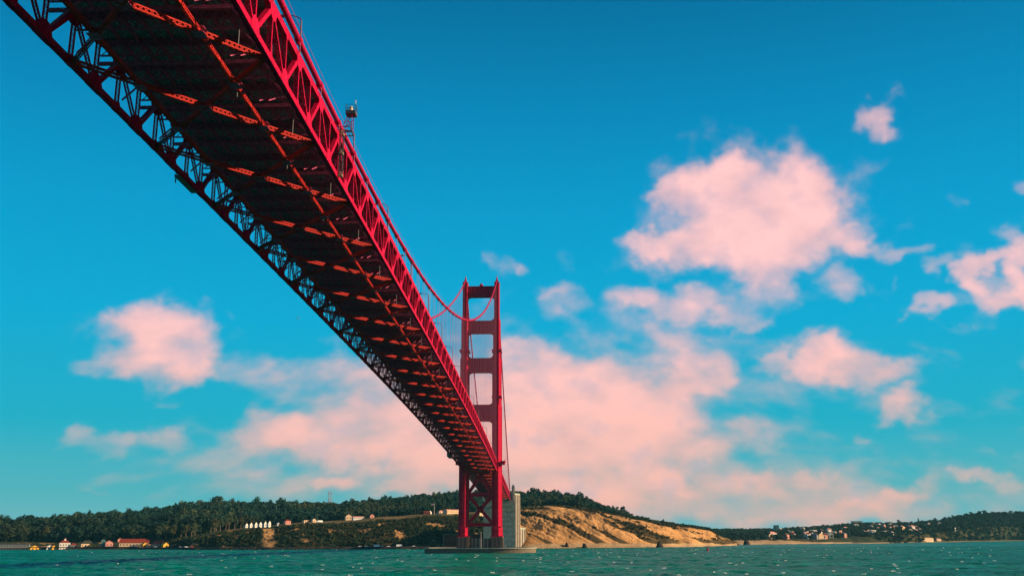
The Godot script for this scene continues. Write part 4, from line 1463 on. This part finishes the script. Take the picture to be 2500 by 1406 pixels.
	house("red_cottage", "small red-roofed cottage right of the long low white building", "house", -0.1657, 1480, 6, 3.6, 6, M.rose, M.red_roof, "gable", 2.2, 0.5, 1, B)
	house("red_barn", "low dark red shed beside the white dome tank", "shed", -0.1125, 1470, 10, 3.2, 6, M.brick, M.red_roof, "long", 1.2, 0.4, 3, B)
	house("battery_hut", "small cream hut left of the long battery building", "hut", -0.0986, 1462, 8, 4.0, 6, M.cream, M.rose, "hip", 1.6, 0.6, 2, B)
	house("battery_building", "long cream building with rows of windows left of the tower leg", "building", -0.0875, 1455, 26, 5.2, 10, M.cream, M.rose, "long", 1.2, 0.75, 12, B)
	house("visitor_centre", "cream round-topped house seen between the tower legs", "building", -0.0600, 1330, 9, 9.0, 8, M.cream, M.rose, "hip", 3.0, 0.8, 2, B)
	# white dome tank
	var p := spot(-0.1093, 1472)
	p.y = ground(column(NEAR_LAND, -0.1093), 1472, false)
	var tk := thing("dome_tank", "round white dome tank beside the flagpole", "tank", p)
	var ts := Shape.new()
	ts.tube(PackedVector3Array([Vector3(0, -0.5, 0), Vector3(0, 2.4, 0)]), 2.6, 2.6, 14)
	part(tk, "wall", ts.mesh(), M.white)
	var td := Shape.new()
	td.tube(PackedVector3Array([Vector3(0, 2.4, 0), Vector3(0, 4.0, 0)]), 2.6, 1.5, 14)
	td.tube(PackedVector3Array([Vector3(0, 4.0, 0), Vector3(0, 4.7, 0)]), 1.5, 0.2, 14)
	part(tk, "dome", td.mesh(), M.white)
	# flagpole
	p = spot(-0.1050, 1440)
	p.y = ground(column(NEAR_LAND, -0.1050), 1440, false)
	var fl := thing("flagpole", "tall white flagpole with a red and white flag on the shelf", "flagpole", p)
	var fs := Shape.new()
	fs.tube(PackedVector3Array([Vector3(0, -0.5, 0), Vector3(0, 15, 0)]), 0.24, 0.15, 8)
	part(fl, "pole", fs.mesh(), M.white)
	for j in 5:
		var ff := Shape.new()
		for q in 6:
			var y0 := 14.8 - j * 0.5
			var wv := func(t): return Vector3(-t * 0.66, sin(t * 1.3) * 0.12, cos(t * 1.1) * 0.3)
			ff.box(Vector3(0, y0, 0) + (wv.call(q) + wv.call(q + 1)) * 0.5, Vector3(0.68, 0.5, 0.05))
		part(fl, "flag_stripe", ff.mesh(), M.flag if j % 2 == 0 else M.white)
	# twin lattice radio masts on the ridge
	for q in 2:
		var az: float = [-0.2074, -0.2050][q]
		p = spot(az, 1900)
		p.y = ground(column(NEAR_LAND, az), 1900, false)
		var ms := thing("radio_mast", "red and white lattice mast on the ridge, %s of the pair" % ["left", "right"][q], "mast", p, 0, "lattice masts on the ridge")
		for sgm in 5:
			var s := Shape.new()
			var y0 := sgm * 6.0
			for cx in [-1.0, 1.0]:
				for cz in [-1.0, 1.0]:
					s.beam(Vector3(cx * 0.9, y0, cz * 0.9), Vector3(cx * 0.9, y0 + 6.0, cz * 0.9), 0.24, 0.24)
			for j in 3:
				for f in [-1.0, 1.0]:
					s.beam(Vector3(-0.9, y0 + j * 2.0, f * 0.9), Vector3(0.9, y0 + j * 2.0 + 2.0, f * 0.9), 0.16, 0.16)
					s.beam(Vector3(f * 0.9, y0 + j * 2.0, -0.9), Vector3(f * 0.9, y0 + j * 2.0 + 2.0, 0.9), 0.16, 0.16)
			part(ms, "section", s.mesh(), M.flag if sgm % 2 == 0 else M.white)
	# floodlight poles on the shelf
	for e in [[-0.1208, "nearest the tower"], [-0.1236, "second from the tower"], [-0.2170, "beside the two white vans"]]:
		var az: float = e[0]
		p = spot(az, 1470)
		p.y = ground(column(NEAR_LAND, az), 1470, false)
		var lp := thing("light_pole", "thin grey light pole on the grassy shelf, %s" % e[1], "light pole", p, 0, "light poles on the shelf")
		var s := Shape.new()
		s.tube(PackedVector3Array([Vector3(0, -0.5, 0), Vector3(0, 10, 0)]), 0.16, 0.1, 6)
		part(lp, "pole", s.mesh(), M.grey)
		var hd := Shape.new()
		hd.box(Vector3(0.4, 10.1, 0), Vector3(1.3, 0.25, 0.4))
		part(lp, "lamp_head", hd.mesh(), M.pale)
	build_cars()


func build_sea_wall() -> void:
	var rng := RandomNumberGenerator.new()
	rng.seed = 61
	var o := thing("sea_wall", "long low dark boulder sea wall below the shore road", "sea wall")
	var s := Shape.new()
	var top := Shape.new()
	var n := 150
	for k in n:
		var a0 := lerpf(-0.3559, -0.1085, float(k) / n)
		var a1 := lerpf(-0.3559, -0.1085, float(k + 1) / n)
		var r0: float = column(NEAR_LAND, a0)[1]
		var r1: float = column(NEAR_LAND, a1)[1]
		s.quad(spot(a0, r0 - 6.0, -1.5), spot(a1, r1 - 6.0, -1.5), spot(a1, r1 + 0.5, 2.9), spot(a0, r0 + 0.5, 2.9))
		s.quad(spot(a0, r0 + 0.5, 2.9), spot(a1, r1 + 0.5, 2.9), spot(a1, r1 + 3.0, 2.9), spot(a0, r0 + 3.0, 2.9))
		top.beam(spot(a0, r0 + 3.2, 2.6), spot(a1, r1 + 3.2, 2.6), 0.6, 1.0)
		for q in 9:
			var t := rng.randf()
			var u := rng.randf()
			var p := spot(lerpf(a0, a1, t), lerpf(r0 - 5.6, r0 + 0.3, u), lerpf(-1.2, 2.5, u))
			var m := rng.randf_range(0.6, 1.4)
			var bs := Basis(Vector3(rng.randfn(), rng.randfn(), rng.randfn()).normalized(), rng.randf() * TAU)
			s.box(p, Vector3(m * rng.randf_range(0.8, 1.5), m, m * rng.randf_range(0.8, 1.4)), bs)
	tag(part(o, "boulders", s.mesh(), M.boulder), "", "", "", "stuff")
	part(o, "parapet", top.mesh(), M.dark_concrete)


func build_cars() -> void:
	var body := Shape.new()
	body.box(Vector3(0, 0.62, 0), Vector3(4.3, 0.62, 1.75))
	body.prism(PackedVector2Array([Vector2(-1.9, 0.9), Vector2(1.25, 0.9), Vector2(0.7, 1.5), Vector2(-1.3, 1.5)]), -0.78, 0.78)
	var glass := Shape.new()
	glass.prism(PackedVector2Array([Vector2(-1.6, 0.98), Vector2(1.0, 0.98), Vector2(0.58, 1.42), Vector2(-1.2, 1.42)]), -0.80, 0.80)
	var van := Shape.new()
	van.box(Vector3(0, 1.5, 0), Vector3(6.2, 2.3, 2.1))
	van.prism(PackedVector2Array([Vector2(3.1, 0.5), Vector2(4.2, 0.5), Vector2(4.1, 1.3), Vector2(3.5, 2.2), Vector2(3.1, 2.2)]), -1.0, 1.0)
	var van_glass := Shape.new()
	van_glass.prism(PackedVector2Array([Vector2(3.3, 1.35), Vector2(4.0, 1.35), Vector2(3.5, 2.1), Vector2(3.3, 2.1)]), -1.02, 1.02)
	var wheel := Shape.new()
	wheel.tube(PackedVector3Array([Vector3(0, 0, -0.1), Vector3(0, 0, 0.1)]), 0.33, 0.33, 10)
	var bm := body.mesh()
	var gm := glass.mesh()
	var vm := van.mesh()
	var vg := van_glass.mesh()
	var wm := wheel.mesh()
	var spots := [[-0.3405, 0, "white", "car parked leftmost on the shore road"], [-0.3361, 0, "white", "car parked second from the left on the shore road"], [-0.3310, 0, "red", "car parked third from the left on the shore road"],
		[-0.1759, 0, "white", "car parked left of the white van on the shore road"], [-0.1700, 0, "white", "car parked directly left of the white van"], [-0.1653, 0, "dark", "car nearest the white van on its left"], [-0.1602, 1, "white", "delivery van parked on the shore road"],
		[-0.1540, 0, "white", "car parked directly right of the white van"], [-0.1516, 0, "red", "car second to the right of the white van"], [-0.1488, 0, "white", "car third to the right of the white van"], [-0.1386, 1, "white", "box van right of the parked cars"], [-0.1240, 0, "white", "car parked alone near the brick fort"]]
	for s in spots:
		var r := column(NEAR_LAND, s[0])
		var d: float = r[1] + 11.0
		var p := spot(s[0], d)
		p.y = ground(r, d, false)
		var o := thing("parked_van" if s[1] else "parked_car", "%s %s" % [s[2], s[3]], "van" if s[1] else "car", p, -s[0] + 0.15, "vehicles on the shore road")
		var paint: Material = {"white": M.car_white, "red": M.car_red, "dark": M.car_dark}[s[2]]
		part(o, "body", vm if s[1] else bm, paint)
		part(o, "windows", vg if s[1] else gm, M.window)
		for x in [-1.35, 1.35]:
			for z in [-0.85, 0.85]:
				part(o, "wheel", wm, M.rubber, Transform3D(Basis(), Vector3(x * (1.3 if s[1] else 1.0), 0.33, z * (1.15 if s[1] else 1.0))))
	for q in 2:
		var az: float = [-0.2162, -0.2147][q]
		var p := spot(az, 1480)
		p.y = ground(column(NEAR_LAND, az), 1480, false)
		var o := thing("parked_van", "white van on the grassy shelf, %s of the two" % ["left", "right"][q], "van", p, 0.6, "vans on the grassy shelf")
		part(o, "body", vm, M.car_white)
		part(o, "windows", vg, M.window)
		for x in [-1.75, 1.75]:
			for z in [-0.98, 0.98]:
				part(o, "wheel", wm, M.rubber, Transform3D(Basis(), Vector3(x, 0.33, z)))


func build_far_town() -> void:
	var rng := RandomNumberGenerator.new()
	rng.seed = 505
	var walls := [M.white, M.cream, M.pale, M.rose, M.white, M.grey]
	var roofs := [M.brown_roof, M.rose, M.pale, M.red_roof, M.grey]
	# the ones that catch the eye
	house("tower_block", "tall dark apartment tower on the far right hill", "building", 0.2241, 2500, 10, 19, 10, M.teal, M.dark_roof, "flat", 0, 0.1, 4, "", true)
	house("hospital_slab", "pale flat-roofed slab on the far right skyline", "building", 0.2967, 3090, 29, 12, 12, M.pale, M.grey, "flat", 0, 0.1, 9, "", true)
	house("hospital_wing", "long low teal wing right of the pale slab on the skyline", "building", 0.3113, 3090, 42, 9, 12, M.teal, M.grey, "flat", 0, 0.1, 12, "", true)
	house("stepped_house", "tall rose-lit stepped house on the far slope", "house", 0.3194, 2560, 9, 11, 9, M.rose, M.rose, "gable", 4, 0.8, 2, "", true)
	house("cream_villa", "wide cream villa right of the rose-lit stepped house", "house", 0.3352, 2520, 14, 7, 10, M.cream, M.rose, "hip", 3, 0.8, 4, "", true)
	house("white_villa", "white villa on the spur above the beach pavilion", "house", 0.3474, 2480, 13, 5, 9, M.white, M.rose, "hip", 2.4, 0.7, 3, "", true)
	house("beach_pavilion", "long cream pavilion at the water edge on the far right", "pavilion", 0.3549, 2425, 40, 5.5, 10, M.cream, M.cream, "long", 1.6, 0.6, 8, "", true)
	house("beach_annex", "low cream annex right of the long beach pavilion", "pavilion", 0.3645, 2500, 16, 4, 8, M.cream, M.rose, "long", 1.2, 0.6, 4, "", true)
	house("terrace_house", "large pink house at the left end of the beach-side town", "house", 0.2197, 2010, 20, 8, 10, M.white, M.rose, "hip", 3.4, 0.7, 5, "", true)
	house("seaside_house", "cream house just below the large pink house", "house", 0.2167, 1960, 10, 7, 9, M.cream, M.brown_roof, "gable", 3, 0.7, 2, "", true)
	house("salmon_house", "salmon house on the slope between the town clusters", "house", 0.2383, 2060, 11, 7, 9, M.rose, M.red_roof, "hip", 3, 0.8, 3, "", true)
	house("church_spire", "thin pointed spire on the far right skyline", "spire", 0.3501, 3080, 3, 8, 3, M.teal, M.dark_roof, "gable", 9, 0.1, 0, "", true)
	var done := 0
	while done < 96:
		var cluster := rng.randf()
		var az := 0.0
		if cluster < 0.42: az = lerpf(0.2472, 0.2729, rng.randf())
		elif cluster < 0.8: az = lerpf(0.2099, 0.3542, rng.randf())
		else: az = lerpf(0.2981, 0.3814, rng.randf())
		var r := column(FAR_LAND, az)
		var d: float = lerpf(r[2] + 10.0, r[6] - 20.0, pow(rng.randf(), 1.5) * (0.35 if cluster < 0.42 else 1.0))
		var w := rng.randf_range(7, 14)
		done += 1
		var wk := rng.randi() % 6
		var rk := rng.randi() % 5
		var sk := rng.randi() % 4
		var zone: String = "near the beach" if d < r[4] else ("halfway up" if d < lerpf(r[4], r[6], 0.5) else "high up")
		var label := "small %s %s house with %s roof, %s the far right hillside" % [["white", "cream", "pale", "rose", "white", "grey"][wk], ["gabled", "hipped", "flat-roofed", "broad"][sk], ["brown", "rose", "pale", "red", "grey"][rk], zone + (" below" if zone == "near the beach" else " on")]
		house("hill_house", label, "house", az, d, w, rng.randf_range(5, 9), rng.randf_range(7, 10), walls[wk], roofs[rk], ["gable", "hip", "flat", "long"][sk], rng.randf_range(1.8, 3.2), rng.randf_range(0.2, 1.0), 2, "houses on the far right hillside", true)


func build_rigs() -> void:
	# cage on a frame over the sunlit cable
	var z := 668.0
	var y := hang(z)
	var o := thing("maintenance_cage", "small railed work cage on a frame above the sunlit cable", "work cage", Vector3(HALF, y, z))
	var base := Shape.new()
	for b in [[Vector3(-1.0, 0.5, 1.0), Vector3(1.6, 0.5, 1.0)], [Vector3(-1.0, 0.5, -1.0), Vector3(1.6, 0.5, -1.0)], [Vector3(1.6, 0.5, -1.0), Vector3(1.6, 0.5, 1.0)], [Vector3(-1.0, 0.5, -1.0), Vector3(-1.0, 0.5, 1.0)], [Vector3(-1.0, -0.55, 1.0), Vector3(2.0, -0.55, 1.0)], [Vector3(-1.0, -0.55, -1.0), Vector3(2.0, -0.55, -1.0)], [Vector3(2.0, -0.55, -1.0), Vector3(2.0, -0.55, 1.0)], [Vector3(1.6, 0.5, 1.0), Vector3(2.0, -0.55, 1.0)], [Vector3(1.6, 0.5, -1.0), Vector3(2.0, -0.55, -1.0)]]:
		base.beam(b[0], b[1], 0.16, 0.16)
	part(o, "base_frame", base.mesh(), M.steel)
	var legs := Shape.new()
	for f in [-0.8, 0.8]:
		legs.beam(Vector3(0.2, 0.5, f), Vector3(1.2, 3.2, f), 0.10, 0.10)
		legs.beam(Vector3(1.9, -0.5, f), Vector3(1.9, 3.2, f), 0.10, 0.10)
		legs.beam(Vector3(0.4, 1.1, f), Vector3(1.9, 2.6, f), 0.07, 0.07)
		legs.beam(Vector3(1.9, 0.6, f), Vector3(0.9, 2.4, f), 0.07, 0.07)
		legs.beam(Vector3(0.6, 1.6, f), Vector3(1.9, 1.6, f), 0.07, 0.07)
	part(o, "leg_frame", legs.mesh(), M.paint)
	var tray := Shape.new()
	tray.box(Vector3(1.6, 3.5, 0), Vector3(1.9, 0.7, 1.9))
	part(o, "tray", tray.mesh(), M.steel)
	var rails := Shape.new()
	for f in [-0.92, 0.92]:
		for g in [-0.92, 0.92]:
			rails.beam(Vector3(1.6 + f, 3.8, g), Vector3(1.6 + f, 5.0, g), 0.07, 0.07)
		for h in [4.4, 5.0]:
			rails.beam(Vector3(0.68, h, f), Vector3(2.52, h, f), 0.07, 0.07)
			rails.beam(Vector3(1.6 + f, h, -0.92), Vector3(1.6 + f, h, 0.92), 0.07, 0.07)
	part(o, "guard_rail", rails.mesh(), M.steel)
	var drum := Shape.new()
	drum.tube(PackedVector3Array([Vector3(1.5, 3.85, 0), Vector3(1.5, 4.9, 0)]), 0.34, 0.34, 10)
	part(o, "drum", drum.mesh(), M.cream)
	var lamp := Shape.new()
	lamp.tube(PackedVector3Array([Vector3(2.5, 5.0, 0.9), Vector3(2.5, 5.6, 0.9)]), 0.05, 0.05, 6)
	lamp.box(Vector3(2.5, 5.7, 0.9), Vector3(0.2, 0.22, 0.2))
	part(o, "marker", lamp.mesh(), M.white)
	# hanging stage against the truss
	z = 672.0
	o = thing("hanging_stage", "vertical hanging ladder stage against the sunlit truss face", "scaffold", Vector3(HALF + 0.85, low(z), z))
	for f in [-0.45, 0.45]:
		for g in [-0.3, 0.3]:
			var s := Shape.new()
			s.beam(Vector3(g, -0.3, f), Vector3(g, 8.6, f), 0.09, 0.09)
			part(o, "upright", s.mesh(), M.steel)
	for k in 9:
		var s := Shape.new()
		for g in [-0.3, 0.3]:
			s.beam(Vector3(g, 0.2 + k, -0.45), Vector3(g, 0.2 + k, 0.45), 0.07, 0.07)
			s.beam(Vector3(g, 0.2 + k, -0.45), Vector3(g, 1.1 + k, 0.45), 0.05, 0.05)
		s.beam(Vector3(-0.3, 0.2 + k, 0.45), Vector3(0.3, 0.2 + k, 0.45), 0.07, 0.07)
		s.beam(Vector3(-0.3, 0.2 + k, -0.45), Vector3(0.3, 0.2 + k, -0.45), 0.07, 0.07)
		part(o, "rung_bay", s.mesh(), M.steel)
	for k in [0.0, 4.3, 8.0]:
		var s := Shape.new()
		s.box(Vector3(0, k, 0), Vector3(0.72, 0.12, 1.0))
		s.box(Vector3(0.05, k + 0.4, 0.1), Vector3(0.4, 0.6, 0.5))
		part(o, "platform", s.mesh(), M.cream)
	# travellers under the deck edge by the tower and on the shaded chord
	o = thing("deck_traveller", "dark box-like maintenance traveller hanging from the shaded deck edge near the tower", "traveller", Vector3(-HALF - 1.6, low(122.0), 122.0))
	var tb := Shape.new()
	tb.box(Vector3(0, 1.2, 0), Vector3(2.8, 3.4, 6.0))
	part(o, "cabin", tb.mesh(), M.steel)
	var tw := Shape.new()
	tw.box(Vector3(0.2, 1.0, 3.03), Vector3(1.2, 0.8, 0.1))
	part(o, "window", tw.mesh(), M.white)
	var tr := Shape.new()
	tr.box(Vector3(0.4, -1.0, -3.0), Vector3(2.2, 0.2, 12.0))
	for k in 6:
		tr.beam(Vector3(-0.7, -0.9, -8.8 + k * 2.3), Vector3(-0.7, 0.4, -8.8 + k * 2.3), 0.08, 0.08)
	tr.beam(Vector3(-0.7, 0.4, -9.0), Vector3(-0.7, 0.4, 3.0), 0.08, 0.08)
	part(o, "catwalk", tr.mesh(), M.steel)
	o = thing("chord_traveller", "slim dark work platform slung below the shaded lower chord", "traveller", Vector3(-HALF - 0.3, low(671.0) - 0.5, 671.0))
	var ct := Shape.new()
	ct.box(Vector3(0, -0.35, 0), Vector3(1.0, 0.3, 9.0))
	for k in 5:
		ct.beam(Vector3(0, -0.4, -4.0 + k * 2.0), Vector3(0, 0.3, -4.0 + k * 2.0), 0.08, 0.08)
	part(o, "platform", ct.mesh(), M.steel)
	var cl := Shape.new()
	cl.tube(PackedVector3Array([Vector3(-0.3, -1.6, 4.2), Vector3(-0.3, 0.2, 4.2)]), 0.12, 0.12, 6)
	part(o, "hanging_rod", cl.mesh(), M.steel)


func build_buoy() -> void:
	var o := thing("channel_buoy", "red channel buoy floating off the end of the bluff", "buoy", spot(0.1592, 915.0))
	var b := Shape.new()
	b.tube(PackedVector3Array([Vector3(0, -0.6, 0), Vector3(0, 0.5, 0), Vector3(0, 0.9, 0)]), 1.35, 1.1, 14)
	part(o, "float", b.mesh(), M.paint)
	var t := Shape.new()
	for k in 4:
		var a := TAU * k / 4.0
		t.beam(Vector3(cos(a), 0.8, sin(a)), Vector3(cos(a) * 0.35, 3.2, sin(a) * 0.35), 0.14, 0.14)
	t.tube(PackedVector3Array([Vector3(0, 1.0, 0), Vector3(0, 2.8, 0)]), 0.75, 0.35, 10)
	part(o, "tower", t.mesh(), M.paint)
	var l := Shape.new()
	l.tube(PackedVector3Array([Vector3(0, 3.2, 0), Vector3(0, 4.3, 0)]), 0.25, 0.16, 8)
	part(o, "lantern", l.mesh(), M.paint)


func build_plane() -> void:
	var o := thing("small_airplane", "tiny white airplane flying in the blue sky left of the bridge", "airplane", Vector3(-556.7, 550.1, -1584.5), -0.25)
	o.rotation.z = 0.05
	o.scale = Vector3.ONE * 0.6
	var b := Shape.new()
	b.tube(PackedVector3Array([Vector3(-9, 0, 0), Vector3(-7, 0, 0)]), 0.3, 0.95, 10)
	b.tube(PackedVector3Array([Vector3(-7, 0, 0), Vector3(5, 0, 0)]), 0.95, 0.95, 10)
	b.tube(PackedVector3Array([Vector3(5, 0, 0), Vector3(9, 0.5, 0)]), 0.95, 0.2, 10)
	part(o, "fuselage", b.mesh(), M.white)
	for f in [-1.0, 1.0]:
		var w := Shape.new()
		w.prism(PackedVector2Array([Vector2(-2, 0), Vector2(1.6, 0), Vector2(4.0, 8.5), Vector2(3.0, 8.5)]), -0.12, 0.12, Transform3D(Basis(Vector3.RIGHT, Vector3(0, 0.08, f), Vector3.UP), Vector3(0, -0.4, 0)))
		part(o, "wing", w.mesh(), M.white)
		var e := Shape.new()
		e.tube(PackedVector3Array([Vector3(-1.6, -1.0, f * 2.9), Vector3(0.8, -1.0, f * 2.9)]), 0.5, 0.4, 8)
		part(o, "engine", e.mesh(), M.white)
	var t := Shape.new()
	t.prism(PackedVector2Array([Vector2(6, 0.5), Vector2(9, 0.5), Vector2(9.6, 3.6), Vector2(8.4, 3.6)]), -0.12, 0.12)
	part(o, "tail_fin", t.mesh(), M.white)


func build_rocks() -> void:
	var rng := RandomNumberGenerator.new()
	rng.seed = 9
	var names := ["large dark boulder on the beach at the bluff end", "low dark reef rock off the far beach", "dark domed rock standing in the shallows of the far beach", "dark rock at the foot of the bluff middle", "dark cave-like rock below the bluff near the fender"]
	var q := [[0.1138, 1265.0, 9.0, 7.5], [0.1853, 1690.0, 14.0, 3.5], [0.1959, 1690.0, 13.0, 7.5], [0.0416, 1216.0, 7.0, 6.0], [0.0241, 1216.0, 6.0, 7.0]]
	for k in q.size():
		var o := thing("shore_rock", names[k], "rock", spot(q[k][0], q[k][1], 0.0))
		var s := Shape.new()
		var pts := []
		var rows := 7
		var cols := 14
		for a in rows + 1:
			for b in cols:
				var th := PI * 0.5 * a / rows
				var ph := TAU * b / cols
				var rr: float = 1.0 + 0.32 * noise.get_noise_3d(cos(ph) * 30.0 + k * 50.0, a * 9.0, sin(ph) * 30.0) + rng.randf_range(-0.06, 0.06)
				pts.append(Vector3(cos(ph) * cos(th) * q[k][2] * 0.5 * rr, sin(th) * q[k][3] * rr - 0.6, sin(ph) * cos(th) * q[k][2] * 0.4 * rr))
		for a in rows:
			for b in cols:
				var c := (b + 1) % cols
				s.quad(pts[a * cols + c], pts[a * cols + b], pts[(a + 1) * cols + b], pts[(a + 1) * cols + c])
		part(o, "stone", s.mesh(), M.wood)


func _ready() -> void:
	noise.seed = 3
	noise.frequency = 0.012
	noise.fractal_octaves = 4
	fine.seed = 4
	fine.frequency = 0.035
	fine.fractal_octaves = 4
	stage()
	make_materials()
	build_water()
	build_land("headland", NEAR_LAND, false, 1000, [3, 80, 14, 16, 4])
	build_land("far_hills", FAR_LAND, true, 420, [3, 10, 10, 20, 4])
	build_bridge()
	build_pier()
	build_pylon()
	build_fort()
	build_shore()
	build_sea_wall()
	build_far_town()
	build_plants()
	build_rigs()
	build_buoy()
	build_plane()
	build_rocks()
